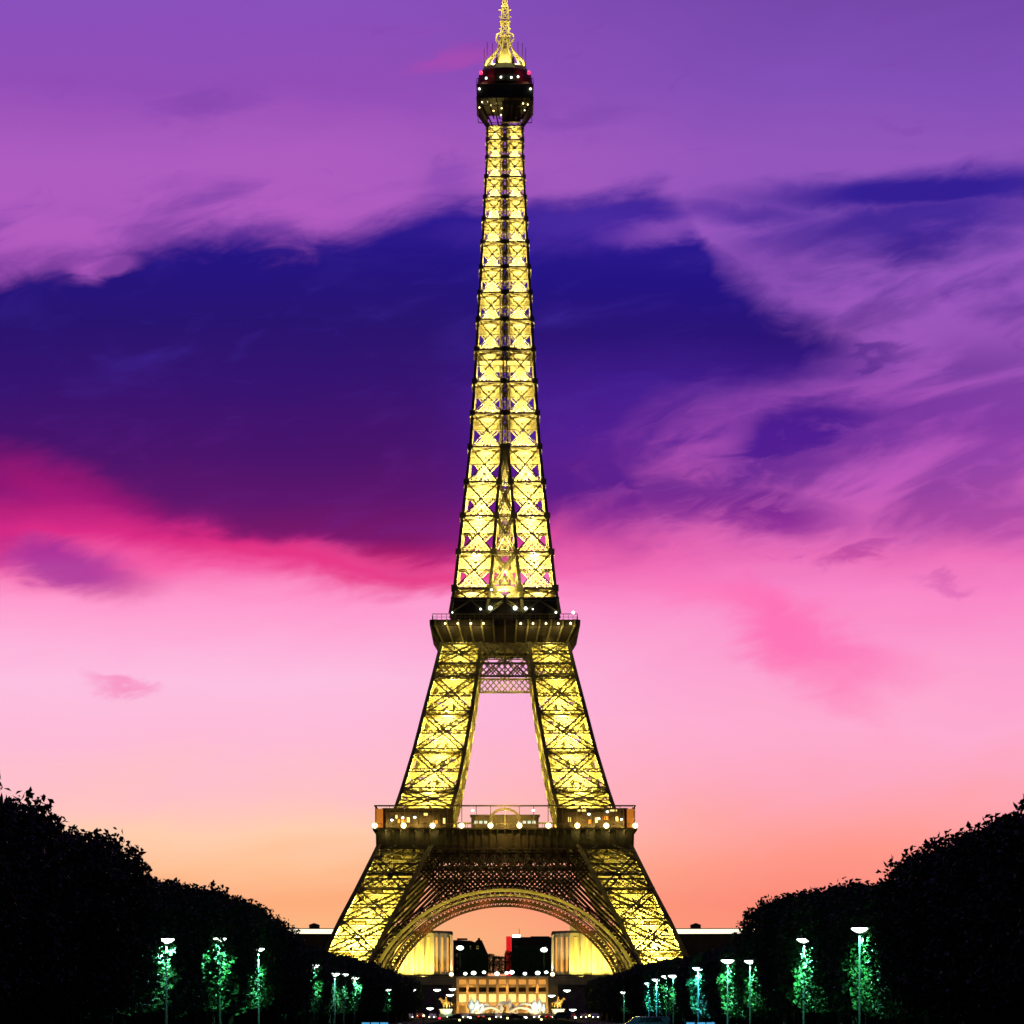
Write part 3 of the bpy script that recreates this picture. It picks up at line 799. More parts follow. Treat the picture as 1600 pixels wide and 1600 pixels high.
for x in (-17.5, -13.8, -10, -6.3, 4.6, 8.2, 12.0, 15.6, 19.2): lamp('cornice_light', 'POINT', (x, -22.9, 114.6), SOD, 120, tower, 0.15)
for x in (-33.2, -29.1, -24.9, -20.8, 20.8, 24.9, 29.1, 33.2): lamp('gallery_light', 'POINT', (x, -36.4, 55.9), (1, 0.72, 0.2), 600, tower, 0.3)
for x in (-34, -29.5, -25, -20.5, 20.5, 25, 29.5, 34): lamp('frieze_light', 'POINT', (x, -38.5, 53.2), SOD, 90, tower, 0.2)
for x in (-9, 0, 9): lamp('gallery_light', 'POINT', (x, -39.2, 56.5), (1, 0.62, 0.2), 260, tower, 0.3)
lamp('gallery_light', 'POINT', (0, -41.5, 58.0), (1, 0.68, 0.2), 3200, tower, 0.3)  # unseen lamp added out in front to brighten the entrance arch
for a in range(4):
    t = math.pi / 2 * a + math.pi / 4
    lamp('floodlight', 'POINT', (5.4 * math.cos(t), 5.4 * math.sin(t), 286.0), SOD, 3500, tower, 0.4)
lamp('floodlight', 'SPOT', (0, -6.3, 285.8), SOD, 9000, tower, 0.3, spot=80, aim=(0, 0, 291))
for sx in (-1, 1):
    lamp('floodlight', 'POINT', (sx * 3.2, -3.2, 297.0), SOD, 2600, tower, 0.3); lamp('floodlight', 'POINT', (sx * 2.6, -2.6, 304.5), SOD, 2400, tower, 0.3)
    lamp('warning_light', 'POINT', (sx * 7.6, -7.6, 281.8), (1, 0.02, 0.08), 400, tower, 0.3)
for x in (-16, -8, 8, 16): lamp('cornice_light', 'POINT', (x, -22.6, 113.6), SOD, 150, tower, 0.3)
# ------------------------------------------------------------------ ground
def disc(name, r, z, m, c=(0, 0), n=64):
    b = MB(); b.raw([(c[0] + r * math.cos(2 * math.pi * i / n), c[1] + r * math.sin(2 * math.pi * i / n), z) for i in range(n)], [tuple(range(n))])
    return tag(b.build(name, m), kind='structure')
def sheet(name, x0, x1, y0, y1, z, m):
    b = MB(); b.raw([(x0, y0, z), (x1, y0, z), (x1, y1, z), (x0, y1, z)], [(0, 1, 2, 3)])
    return tag(b.build(name, m), kind='structure')
disc('ground', 9000, 0.0, 'asphalt')
sheet('lawn', -14, 14, -800, -140, 0.006, 'grass')
sheet('path', -21.5, -14.5, -800, -140, 0.006, 'gravel')
sheet('path', 14.5, 21.5, -800, -140, 0.006, 'gravel')
sheet('road', -300, 300, -128, -92, 0.006, 'asphalt')
for sg in (-1, 1):
    b = MB(); x0, x1 = sorted((sg * 26, sg * 330))
    b.raw([(x0, 505, 0), (x1, 505, 0), (x1, 546, 17.0), (x0, 546, 17.0)], [(0, 1, 2, 3)]); tag(b.build('slope', 'asphalt'), kind='structure')
b = MB()
b.raw([(330, 546, 17.4), (-330, 546, 17.4), (330, 1100, 22), (-330, 1100, 22), (330, 1100, -1), (-330, 1100, -1), (330, 546, -1), (-330, 546, -1)], [(1, 0, 2, 3), (3, 2, 4, 5), (6, 0, 1, 7)])
tag(b.build('hill', 'asphalt'), kind='structure')

# ------------------------------------------------------------------ the palace on the hill
WARM = (1.0, 0.72, 0.26)
def palace_wing(sg):
    side = 'left' if sg < 0 else 'right'
    t = thing('palace_wing', (sg * 60, 552, 0), f'long dark curved palace wing with a bright cornice line, {side} of the tower', 'building', 'palace wings on the hill')
    xs = np.linspace(50, 260, 15); ys = [556 - 50 * ((x - 50) / 210) ** 2 for x in xs]
    w, c, st = MB(), MB(), MB()
    for i in range(len(xs) - 1):
        a, d = np.array([sg * xs[i], ys[i]]), np.array([sg * xs[i + 1], ys[i + 1]])
        def blk(mb, z0, z1, f, bk):
            mb.raw([(a[0], a[1] - f, z0), (d[0], d[1] - f, z0), (d[0], d[1] + bk, z0), (a[0], a[1] + bk, z0), (a[0], a[1] - f, z1), (d[0], d[1] - f, z1), (d[0], d[1] + bk, z1), (a[0], a[1] + bk, z1)], BOXF if sg < 0 else [q[::-1] for q in BOXF.tolist()])
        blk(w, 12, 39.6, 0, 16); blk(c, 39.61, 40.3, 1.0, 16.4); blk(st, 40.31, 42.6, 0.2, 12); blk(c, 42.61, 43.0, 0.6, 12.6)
        for k in range(3):
            m = a + (d - a) * (k + 0.5) / 3; box1((m[0], m[1] - 0.6, 27), (1.6, 1.2, 24)).build('pilaster', 'facade', t)
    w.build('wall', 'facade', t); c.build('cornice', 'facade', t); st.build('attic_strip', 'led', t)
    for i in range(3):
        x = 95 + i * 45; r = MB(); r.box((sg * x, 560, 43.9), (5, 4, 1.8)); r.prism([(sg * x - 2.8, 44.81), (sg * x + 2.8, 44.81), (sg * x, 45.8)], 558, 562); r.build('roof_hut', 'facade', t)
palace_wing(-1); palace_wing(1)

def pavilion_block(sg, cx, inner, outer):
    side = 'left' if sg < 0 else 'right'
    t = thing('palace_pavilion', (cx, 545, 18), f'yellow floodlit palace end pavilion seen through the arch, {side} of the fountains', 'building', 'palace pavilions')
    dy = 545
    poly = [(inner, dy + 11), (cx, dy), (outer, dy + 13), (outer, dy + 40), (inner, dy + 36)]
    def ring(mb, z0, z1, g):
        c = np.mean(poly, axis=0); q = [(p[0] + np.sign(p[0] - c[0]) * g, p[1] + np.sign(p[1] - c[1]) * g) for p in poly]
        k = len(q); v = [(x, y, z0) for x, y in q] + [(x, y, z1) for x, y in q]
        f = [tuple(range(k))[::-1], tuple(range(k, 2 * k))] + [(i, (i + 1) % k, (i + 1) % k + k, i + k) for i in range(k)]
        if sg > 0: f = [x[::-1] for x in f]
        mb.raw(v, f)
    w = MB(); ring(w, 16.5, 40.5, 0); w.build('wall', 'stone', t)
    c = MB(); ring(c, 40.51, 41.6, 0.9); ring(c, 16.4, 20.0, 0.4); c.build('cornice', 'slate', t)
    # tall piers with deep windows between them on both faces
    for (a, d, n) in (((inner, dy + 11), (cx, dy), 3), ((cx, dy), (outer, dy + 13), 5)):
        a, d = np.array(a), np.array(d); u = (d - a) / np.linalg.norm(d - a); nr = np.array([u[1], -u[0]]); nr = nr if nr[1] < 0 else -nr
        rz = math.atan2(u[1], u[0])
        for i in range(n + 1):
            m = a + (d - a) * (i / n); m = m + nr * 0.35
            box1((m[0], m[1], 30.2), (1.3, 0.9, 20.0), rz).build('pier', 'stone', t)
        for i in range(n):
            m = a + (d - a) * ((i + 0.5) / n) + nr * 0.08
            box1((m[0], m[1], 30.0), (1.4, 0.2, 17.0), rz).build('tall_window', 'orange_glass', t)
    at_ = MB(); at_.box((cx + sg * 4, dy + 16, 43.0), (7, 6, 2.8)); at_.box((cx + sg * 4, dy + 16, 44.8), (4.6, 4, 0.8))
    at_.tube([(cx + sg * 1.2, dy + 13, 44.4), (cx + sg * 1.2, dy + 13, 46.5), (cx + sg * 1.4, dy + 13, 47.6)], [0.8, 0.6, 0.35])
    at_.build('roof_attic', 'stone', t)
    for k in (0.15, 0.5, 0.85):
        p = np.array([cx, dy]) + (np.array([outer, dy + 13]) - np.array([cx, dy])) * k
        lamp('facade_floodlight', 'SPOT', (p[0] - sg * -2.0, p[1] - 9, 19.0), (1, 0.8, 0.16), 42000, t, 0.4, spot=120, aim=(p[0], p[1], 34))
    p = np.array([(inner + cx) / 2, dy + 5])
    lamp('facade_floodlight', 'SPOT', (p[0] - sg * 6, p[1] - 6, 19.0), (1, 0.55, 0.1), 5000, t, 0.4, spot=110, aim=(p[0], p[1], 34))
    lamp('roof_floodlight', 'POINT', (cx - sg * 1, dy + 8, 43.5), (1, 0.8, 0.2), 1500, t, 0.3)
    return t
pavilion_block(-1, -35.2, -27.2, -60); pavilion_block(1, 32.0, 24.4, 60)
for sg, x in ((-1, -26.4), (1, 23.4)):
    t = thing('lit_column', (x, 543, 18), f'slim white lit column beside the {"left" if sg < 0 else "right"} pavilion', 'column', 'slim lit columns')
    c = MB(); c.lathe([(0.75, 18.3), (0.6, 19), (0.5, 38.6), (0.8, 39.3), (0.8, 39.8)], (x, 543, 0), 10); c.build('column_shaft', 'stone', t, True)
    g = MB(); g.ball((x, 542, 20.0), 1.1, 0.9, 10); g.build('base_lamp', 'globe', t, True)
    lamp('column_light', 'SPOT', (x, 538.5, 19.5), (1, 0.85, 0.5), 15000, t, 0.3, spot=90, aim=(x, 543, 32))

tw = thing('terrace_wall', (0, 540, 0), 'grey retaining wall below the palace terrace, behind the lamps', 'wall')
w = MB(); w.box((-51.8, 542, 9.2), (56, 2, 18.4)); w.box((49.8, 542, 9.2), (56, 2, 18.4)); w.build('wall', 'grey_stone', tw)
w = MB(); w.box((0, 541.2, 18.9), (160, 0.6, 0.5))
for x in np.arange(-79, 80, 2.0): w.box((x, 541.2, 18.5), (0.5, 0.4, 0.5))
w.build('balustrade', 'grey_stone', tw)

# the lit front between the two stairs, with rows of openings
fb = thing('fountain_palace', (0, 536, 0), 'orange lit stone front with rows of windows behind the fountains', 'building')
wall = MB(); x0, x1 = -23.2, 20.7; nb = 9; bw_ = (x1 - x0) / nb
for z, h in ((18.1, 0.9), (14.2, 1.1), (10.7, 0.9), (5.4, 1.3), (0.5, 1.0)): wall.box(((x0 + x1) / 2, 536, z), (x1 - x0, 3.0, h))
wall.box(((x0 + x1) / 2, 538.6, 9), (x1 - x0, 1.5, 18)); wall.build('wall', 'stone', fb)
for i in range(nb + 1): box1((x0 + i * bw_, 534.4, 9.2), (1.1, 1.2, 18.2)).build('pier', 'stone', fb)
for i in range(nb):
    x = x0 + (i + 0.5) * bw_
    for zc, h, m in ((16.2, 2.4, 'orange_glass'), (12.5, 1.9, 'facade'), (8.2, 3.9, 'yellow_glass')):
        q = MB(); q.box((x, 537.6, zc), (bw_ - 1.4, 0.3, h)); q.build('window', m, fb)
for x in np.linspace(x0 + 3, x1 - 3, 6): lamp('facade_floodlight', 'POINT', (x, 529, 3.0), (1, 0.5, 0.12), 2600, fb, 0.4)
for x in (-18, 0, 16): lamp('facade_floodlight', 'POINT', (x, 531.5, 12.6), (1, 0.48, 0.1), 900, fb, 0.3)
for i, x in enumerate((-19.5, -15.4, -10.3, -3.9, 0.9, 3.4, 9.8, 16.1, 20.3)):
    lt = thing('balustrade_lamp', (x, 540.6, 18.2), 'small white lamp on the terrace balustrade above the orange front', 'lamp', 'lamps along the terrace balustrade')
    g = MB(); g.ball((x, 540.6, 20.3 + (i % 3) * 0.35), 0.95 + 0.3 * (i % 2), 0.75, 10); g.build('lamp_glass', 'white_lamp', lt, True)
    p = MB(); p.bar((x, 540.6, 18.2), (x, 540.6, 20.0), 0.25); p.build('post', 'pole', lt)

# fountain in front of it
fn = thing('fountain', (0, 425, 0), 'floodlit fountain with white jets and arching spray before the orange front', 'fountain')
bs = MB(); bs.lathe([(21, 0.0), (21, 1.0), (20, 1.1), (19.8, 0.7), (0.1, 0.7)], (0, 425, 0), 32, 1.0, 0.5); bs.build('basin', 'stone', fn)
def arc(x0, x1, h, y, r0=0.5):
    pts = [np.array([x0 + (x1 - x0) * t, y, 0.9 + h * 4 * t * (1 - t)]) for t in np.linspace(0, 1, 14)]
    m = MB(); m.tube(pts, [r0 * (0.6 + 1.0 * t) for t in np.linspace(0, 1, 14)], 6); m.build('spray_arc', 'jet', fn, True)
for a in ((1.5, 12.5, 2.6, 422), (3.0, 15.0, 4.4, 424), (-1.5, -11.5, 2.6, 422), (-3, -15, 4.0, 424), (-6, 4, 5.0, 427), (6, -4, 5.0, 428)): arc(*a)
def plume(x, y, h, r):
    m = MB(); m.lathe([(r * k * (1 + 0.18 * math.sin(9 * z + x)), 0.9 + h * z) for z, k in zip(np.linspace(0, 1, 12), (0.5, 0.55, 0.7, 0.9, 1.0, 1.0, 0.9, 0.75, 0.6, 0.45, 0.25, 0.05))], (x, y, 0), 9); m.build('water_jet', 'jet', fn, True)
for x, h, r in ((-15.2, 7.6, 1.6), (-12.4, 6.6, 1.9), (-9.6, 4.6, 1.3), (2.2, 7.2, 1.1), (-1.6, 4.8, 1.0), (15.6, 7.2, 1.5), (13.2, 6.0, 2.0), (17.6, 4.6, 1.2)): plume(x, 425 + (h - 6), h, r)
for x in (-13, -4, 5, 14): lamp('fountain_light', 'POINT', (x, 417, 1.6), (1, 0.66, 0.28), 1500, fn, 0.3)
for x in (-14, 15): lamp('fountain_light', 'POINT', (x, 419, 5.0), (0.8, 1, 0.95), 1300, fn, 0.3)

# dark town houses behind the square and the hill's trees
hb = thing('apartment_block', (-21, 800, 0), 'dark apartment block with a sloping roof end, left of the gap under the arch', 'building')
w = MB(); w.prism([(-30.2, 18), (-11, 18), (-9.5, 34), (-13.5, 43.2), (-16.2, 43.4), (-17.5, 42.0), (-20, 42.9), (-30.2, 43.3)], 800, 822); w.build('wall', 'facade', hb)
w = MB(); w.box((-25, 806, 43.9), (6, 5, 1.0)); w.box((-15.2, 806, 44.0), (1.4, 1.4, 1.2)); w.build('chimney', 'slate', hb)
for i in range(4):
    for j in range(5): box1((-28 + i * 4.0, 799.95, 22 + j * 4.2), (1.3, 0.14, 2.0)).build('window', 'glass', hb)
hb = thing('apartment_block', (14, 800, 0), 'dark flat-roofed apartment block with a red lit end and a white roof sign', 'building')
w = MB(); w.box((15.6, 812, 31.5), (23.6, 22, 27)); w.box((20.5, 812, 45.3), (11.0, 14, 0.6)); w.build('wall', 'facade', hb)
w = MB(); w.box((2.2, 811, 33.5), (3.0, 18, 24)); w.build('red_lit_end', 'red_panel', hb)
w = MB(); w.box((6.7, 801, 45.6), (4.6, 0.6, 1.4)); w.build('roof_sign', 'white_lamp', hb)
w = MB(); w.bar((8.4, 806, 45), (8.4, 806, 50), 0.25); w.build('aerial', 'slate', hb)
for i in range(5):
    for j in range(5): box1((6.5 + i * 4.2, 800.95, 22 + j * 4.2), (1.4, 0.14, 2.0)).build('window', 'glass', hb)

# ------------------------------------------------------------------ trees
def crown_mesh(seed, n=11000):
    r = np.random.default_rng(seed)
    # lumpy clipped crown: leaves gather in clumps over a rounded box
    u = r.normal(size=(n * 2, 3)); u /= np.linalg.norm(u, axis=1)[:, None]
    p4 = (np.abs(u) ** 5).sum(1) ** (-1 / 5.0)
    rad = p4 * np.where(r.random(n * 2) < 0.72, r.uniform(0.82, 1.0, n * 2), r.uniform(0.3, 0.85, n * 2))
    ph = r.uniform(0, 6.28, 6)
    lump = 1 + 0.09 * np.sin(u[:, 0] * 5 + ph[0]) * np.sin(u[:, 1] * 6 + ph[1]) + 0.07 * np.sin(u[:, 2] * 9 + ph[2] + u[:, 1] * 4) + 0.05 * np.sin(u[:, 0] * 13 + u[:, 1] * 11 + ph[3])
    c = u * (rad * lump)[:, None] * np.array([3.7, 4.2, 4.6]) + np.array([0, 0, 7.4])
    gap = np.sin(c[:, 0] * 1.9 + ph[4]) * np.sin(c[:, 1] * 1.7 + ph[5]) * np.sin(c[:, 2] * 1.6 + ph[0])
    keep = np.where(gap < 0.42)[0][:n]; c = c[keep]
    # thin twigs stand up from the top
    k = r.integers(0, len(c), 420); tw = c[k].copy(); tw = tw[tw[:, 2] > 9.8]; hh = r.uniform(0.15, 0.6, len(tw))
    tw = np.concatenate([tw + np.stack([r.normal(0, 0.1, len(tw)), r.normal(0, 0.1, len(tw)), hh * f], 1) for f in (0.3, 0.5, 0.7, 0.9, 1.1)]); c = np.concatenate([c, tw]); n = len(c)
    a = r.normal(size=(n, 3)); a /= np.linalg.norm(a, axis=1)[:, None]
    b = np.cross(a, r.normal(size=(n, 3))); b /= np.linalg.norm(b, axis=1)[:, None]
    sz = r.uniform(0.11, 0.25, n)[:, None]; bend = np.cross(a, b) * sz * 0.25
    v = np.stack([c - a * sz, c + b * sz * 0.55 + bend, c + a * sz, c - b * sz * 0.55 + bend], 1).reshape(-1, 3)
    me = bpy.data.meshes.new('crown'); f = np.arange(n * 4).reshape(-1, 4)
    me.from_pydata(v.tolist(), [], f.tolist()); me.materials.append(M['leaf']); me.update()
    return me
def trunk_mesh(seed):
    r = random.Random(seed); m = MB()
    m.tube([(0, 0, -0.1), (0.03, 0, 0.5), (0.05, 0.04, 2.5), (0.1, 0, 5.0), (0.05, 0.1, 8.6)], [0.34, 0.24, 0.2, 0.16, 0.06])
    for i in range(6):
        a = i * 1.05 + r.random(); z = 2.9 + 0.7 * i; L = 2.6
        m.tube([(0.05, 0, z), (math.cos(a) * L * 0.5, math.sin(a) * L * 0.5, z + 0.9), (math.cos(a) * L, math.sin(a) * L, z + 2.0)], [0.11, 0.08, 0.03], 5)
    o = m.build('trunk', 'bark'); me = o.data; bpy.data.objects.remove(o); return me
CROWNS = [crown_mesh(40 + i) for i in range(6)]
TRUNKS = [trunk_mesh(90 + i) for i in range(3)]
def tree(x, y, h, label, group, i, z=0.0, wide=1.0):
    t = thing('avenue_tree', (x, y, z), label, 'tree', group, RNG.choice((0, math.pi)))
    t.scale = (wide, wide, h / 12.0)
    c = bpy.data.objects.new('crown', CROWNS[i % 6]); scene.collection.objects.link(c); c.parent = t
    k = bpy.data.objects.new('trunk', TRUNKS[i % 3]); scene.collection.objects.link(k); k.parent = t
    return t
LAMPS = [  # picture position of the head, lamp height, watts, light colour, words
    (260, 1467, 7.0, 1.0, 'c', 'tall street lamp with a white head, first on the left, near the tallest trees'),
    (343, 1466, 7.0, 2.8, 'g', 'tall street lamp with green lit leaves on both sides of its pole, left row'),
    (404, 1482, 7.0, 2.6, 'g', 'street lamp half hidden above a broad green lit patch of leaves'),
    (490, 1508, 7.0, 1.0, 'g', 'lone street lamp below the tower\'s left foot, lighting a green streak'),
    (523, 1521, 7.0, 0.8, 'c', 'leftmost of three small street lamps clustered below the left foot'),
    (537, 1522, 7.0, 0.8, 'c', 'middle one of three small street lamps clustered below the left foot'),
    (554, 1527, 7.0, 2.6, 'g', 'rightmost of three small street lamps, over a turquoise lit bush'),
    (606, 1546, 7.0, 0.8, 'g', 'faint green street lamp near the far end of the left row'),
    (1343, 1450, 7.0, 0.9, 'g', 'tall street lamp with a flat white head, rightmost of the right row'),
    (1256, 1467, 7.0, 3.6, 'g', 'tall street lamp over the largest green lit patch of leaves on the right'),
    (1137, 1500, 7.0, 2.0, 'g', 'street lamp nearly hidden in green lit leaves, right row'),
    (1172, 1501, 7.4, 0.9, 'g', 'street lamp hidden in a narrow green lit gap, right row'),
    (1091, 1512, 7.0, 4.0, 'b', 'bright cyan street lamp right of the tower\'s right foot'),
    (1052, 1524, 7.0, 0.9, 'g', 'rightmost of four street lamps clustered below the right foot'),
    (1041, 1525, 7.0, 1.3, 'g', 'second from the right of four street lamps below the right foot'),
    (1026, 1530, 7.0, 3.6, 'b', 'third from the right of four street lamps below the right foot, bluish'),
    (1014, 1536, 7.0, 3.6, 'b', 'leftmost of four street lamps below the right foot, bluish'),
    (975, 1550, 7.0, 0.7, 'g', 'faint green street lamp near the far end of the right row'),
]
LCOL = {'c': (0.34, 1.0, 0.9), 'g': (0.22, 1.0, 0.66), 'b': (0.12, 0.72, 1.0)}
def street_lamp(p, h, label, group, cat='street lamp', size=1.0, glass='white_lamp', light=None):
    x, y = p[0], p[1]
    t = thing('street_lamp', (x, y, 0), label, cat, group)
    m = MB(); m.lathe([(0.14, 0), (0.14, 0.5), (0.075, 0.6), (0.04, h - 0.15)], (x, y, 0), 8); m.build('pole', 'pole', t, True)
    m = MB(); m.lathe([(0.05, h - 0.30 * size), (0.3 * size, h - 0.22 * size), (0.52 * size, h - 0.06 * size), (0.5 * size, h), (0.1, h + 0.02)], (x, y, 0), 16); m.build('lamp_bowl', glass, t, True)
    m = MB(); m.lathe([(0.53 * size, h + 0.021), (0.42 * size, h + 0.09 * size), (0.12, h + 0.2 * size), (0.03, h + 0.26 * size)], (x, y, 0), 16); m.build('cap', 'pole', t, True)
    if light: lamp('lamp_light', 'SPOT', (x, y, h - 0.45), light[0], light[1], t, 0.25, spot=158, aim=(x, y, 0), blend=0.35)
    return t
lampspots = []
for (px, y, h, k, c, words) in LAMPS:
    h = EYE + 20.6 * (HY - y) / abs(px - CX)      # the lamps stand in one line along the trees
    d = (h - EYE) * FOC / (HY - y); p = at(px, y, d); lampspots.append((p[0], p[1]))
    street_lamp(p, h, words, 'street lamps along the avenue', size=0.95 if d < 260 else 1.2, glass='cyan_lamp' if c == 'b' else 'white_lamp', light=(LCOL[c], 9500 * k))
HL = np.array([(110, 11.8), (153, 11.8), (165, 11.7), (169, 10.3), (186, 11.0), (205, 11.0), (238, 11.7), (272, 11.0), (286, 10.6), (294, 9.4), (345, 9.3), (479, 10.0), (567, 9.4), (720, 9.6)])
HR = np.array([(110, 10.8), (150, 10.9), (157, 11.0), (164, 9.9), (185, 10.3), (218, 11.3), (246, 11.2), (254, 9.8), (261, 8.5), (310, 8.6), (349, 8.7), (457, 9.5), (598, 9.2), (720, 9.6)])
for sg, HH in ((-1, HL), (1, HR)):
    side = 'left' if sg < 0 else 'right'
    d = 116.0; i = 0
    while d < 716:
        h = float(np.interp(d, HH[:, 0], HH[:, 1])) * RNG.uniform(0.97, 1.03)
        x = sg * (24.4 + RNG.uniform(-0.35, 0.35)); y = d - D
        # the crown keeps clear of a lamp that stands in front of it
        if d < 180: lab, gr = f'tall dark clipped tree at the near end of the {side} avenue row', f'near trees of the {side} row'
        elif d < 340: lab, gr = f'dark clipped tree in the middle of the {side} avenue row, touching its neighbours', f'middle trees of the {side} row'
        else: lab, gr = f'small far dark tree of the {side} avenue row, before the tower foot', f'far trees of the {side} row'
        tree(x, y, h, lab, gr, i + (3 if sg > 0 else 0), wide=RNG.uniform(0.95, 1.08))
        d += RNG.uniform(6.2, 7.2); i += 1
for sg in (-1, 1):
    side = 'left' if sg < 0 else 'right'
    d = 118.0; i = 0
    while d < 716:
        t = thing('shrub', (sg * (31.0 + RNG.uniform(-0.6, 0.6)), d - D, -1.2), f'dark shrub behind the trunks of the {side} avenue row', 'shrub', f'shrubs behind the {side} row', RNG.uniform(0, 6.28))
        t.scale = (0.75, 0.95, RNG.uniform(0.42, 0.5))
        c = bpy.data.objects.new('foliage', CROWNS[i % 6]); scene.collection.objects.link(c); c.parent = t
        k = bpy.data.objects.new('stem', TRUNKS[i % 3]); scene.collection.objects.link(k); k.parent = t
        d += RNG.uniform(6.0, 7.5); i += 1
for i, (x, y, h) in enumerate(((-9, 640, 13), (-3, 650, 12), (3.5, 645, 14.5), (9, 652, 17), (15.5, 648, 17.5), (21, 642, 15), (-15, 648, 15), (-20.5, 640, 16))):
    tree(x, y, h * 0.98, 'dark round tree on the hill between the two palace pavilions', 'trees between the pavilions', i, 19.0, 1.0)

# ------------------------------------------------------------------ lamps, statues and traffic beyond and below the tower
FAR = [(643, 1546, 640, 'white'), (683, 1546, 1040, ''), (707, 1545, 1060, ''), (703, 1554, 1020, ''), (672, 1575, 900, ''), (635, 1565, 760, ''), (886, 1547, 1040, ''), (925, 1547, 1060, ''),
       (928, 1557, 1020, ''), (862, 1555, 1030, ''), (895, 1577, 900, ''), (932, 1568, 880, ''), (939, 1565, 800, ''), (719, 1481, 1392, 't'), (850, 1484, 1392, 't')]
FARW = ['white lamp beside the end of the left tree row', 'large white bridge lamp before the grey wall, left of the statue', 'uppermost bridge lamp above the left gilded statue', 'white bridge lamp just above the left gilded statue',
        'low white lamp left of the left statue', 'small low lamp by the end of the left tree row', 'white bridge lamp before the grey wall, right of the statue', 'upper white bridge lamp beside the right tree row',
        'lower white bridge lamp beside the right tree row', 'white bridge lamp just above the right gilded statue', 'low white lamp over the dark red car', 'small low lamp at the right end of the bridge',
        'tiny low lamp by the right tree row', 'tall terrace lamp before the dark sloping block', 'tall terrace lamp beside the right pavilion']
for (px, y, d, k), words in zip(FAR, FARW):
    p = at(px, y, d)
    if k == 't':
        t = thing('terrace_lamp', (p[0], p[1], 18), words, 'lamp', 'tall terrace lamps')
        m = MB(); m.bar((p[0], p[1], 17.5), (p[0], p[1], p[2]), 0.4); m.build('pole', 'pole', t)
        m = MB(); m.ball(p, 1.7, 0.65, 12); m.build('lamp_bowl', 'white_lamp', t, True)
    else:
        t = street_lamp((p[0], p[1]), p[2], words, 'bridge and quay lamps', size=2.6 if d > 1000 else 1.9 if d < 950 and y < 1570 else 2.2)
def statue(sg, px):
    p = at(px, 1596, 1010); x, y = p[0], p[1]
    t = thing('bridge_statue', (x, y, 0), f'gilded horse and rider statue on a tall pedestal, {"left" if sg < 0 else "right"} end of the bridge', 'statue', 'bridge statues')
    m = MB(); m.box((x, y, 0.5), (5.0, 5.0, 1.2)); m.box((x, y, 1.75), (4.2, 4.2, 1.29)); m.box((x, y, 2.62), (4.8, 4.8, 0.42)); m.build('pedestal', 'grey_stone', t)
    m = MB()
    m.tube([(x - sg * 1.5, y, 5.0), (x - sg * 0.6, y, 5.0), (x + sg * 0.5, y, 4.95), (x + sg * 1.2, y, 5.3), (x + sg * 1.7, y, 6.2), (x + sg * 1.9, y, 6.6)], [0.45, 0.72, 0.68, 0.6, 0.38, 0.28], 9)
    m.tube([(x + sg * 1.75, y, 6.75), (x + sg * 2.2, y, 6.5), (x + sg * 2.55, y, 6.1)], [0.28, 0.26, 0.14])
    for dx, dy in ((-1.2, -0.35), (-1.05, 0.35), (0.85, -0.35), (1.1, 0.35)):
        m.tube([(x + sg * dx, y + dy, 4.8), (x + sg * (dx - 0.12), y + dy, 3.8), (x + sg * dx, y + dy, 2.85)], [0.32, 0.17, 0.14], 6)
    m.tube([(x - sg * 1.6, y, 5.2), (x - sg * 2.1, y, 4.8), (x - sg * 2.15, y, 3.6)], [0.16, 0.2, 0.06], 6)
    m.build('horse', 'gold', t, True)
    m = MB(); m.tube([(x - sg * 0.2, y - 1.0, 2.85), (x - sg * 0.2, y - 1.0, 4.6), (x - sg * 0.15, y - 1.0, 5.4), (x - sg * 0.1, y - 1.0, 6.3), (x - sg * 0.05, y - 1.0, 6.6)], [0.26, 0.34, 0.36, 0.42, 0.15], 8)
    m.ball((x, y - 1.0, 6.95), 0.36, 1.15, 10); m.tube([(x + sg * 0.2, y - 1.0, 6.2), (x + sg * 0.8, y - 0.9, 5.8), (x + sg * 1.3, y - 0.6, 6.0)], [0.18, 0.15, 0.1], 6)
    m.build('warrior', 'gold', t, True)
    lamp('statue_light', 'SPOT', (x, y - 7, 1.0), (1, 0.8, 0.4), 9000, t, 0.3, spot=70, aim=(x, y, 5.2))
    lamp('pedestal_light', 'SPOT', (x + 2, y - 8, 3.5), (0.35, 1, 0.7), 2200, t, 0.3, spot=45, aim=(x, y, 1.6))
statue(-1, 697); statue(1, 872)

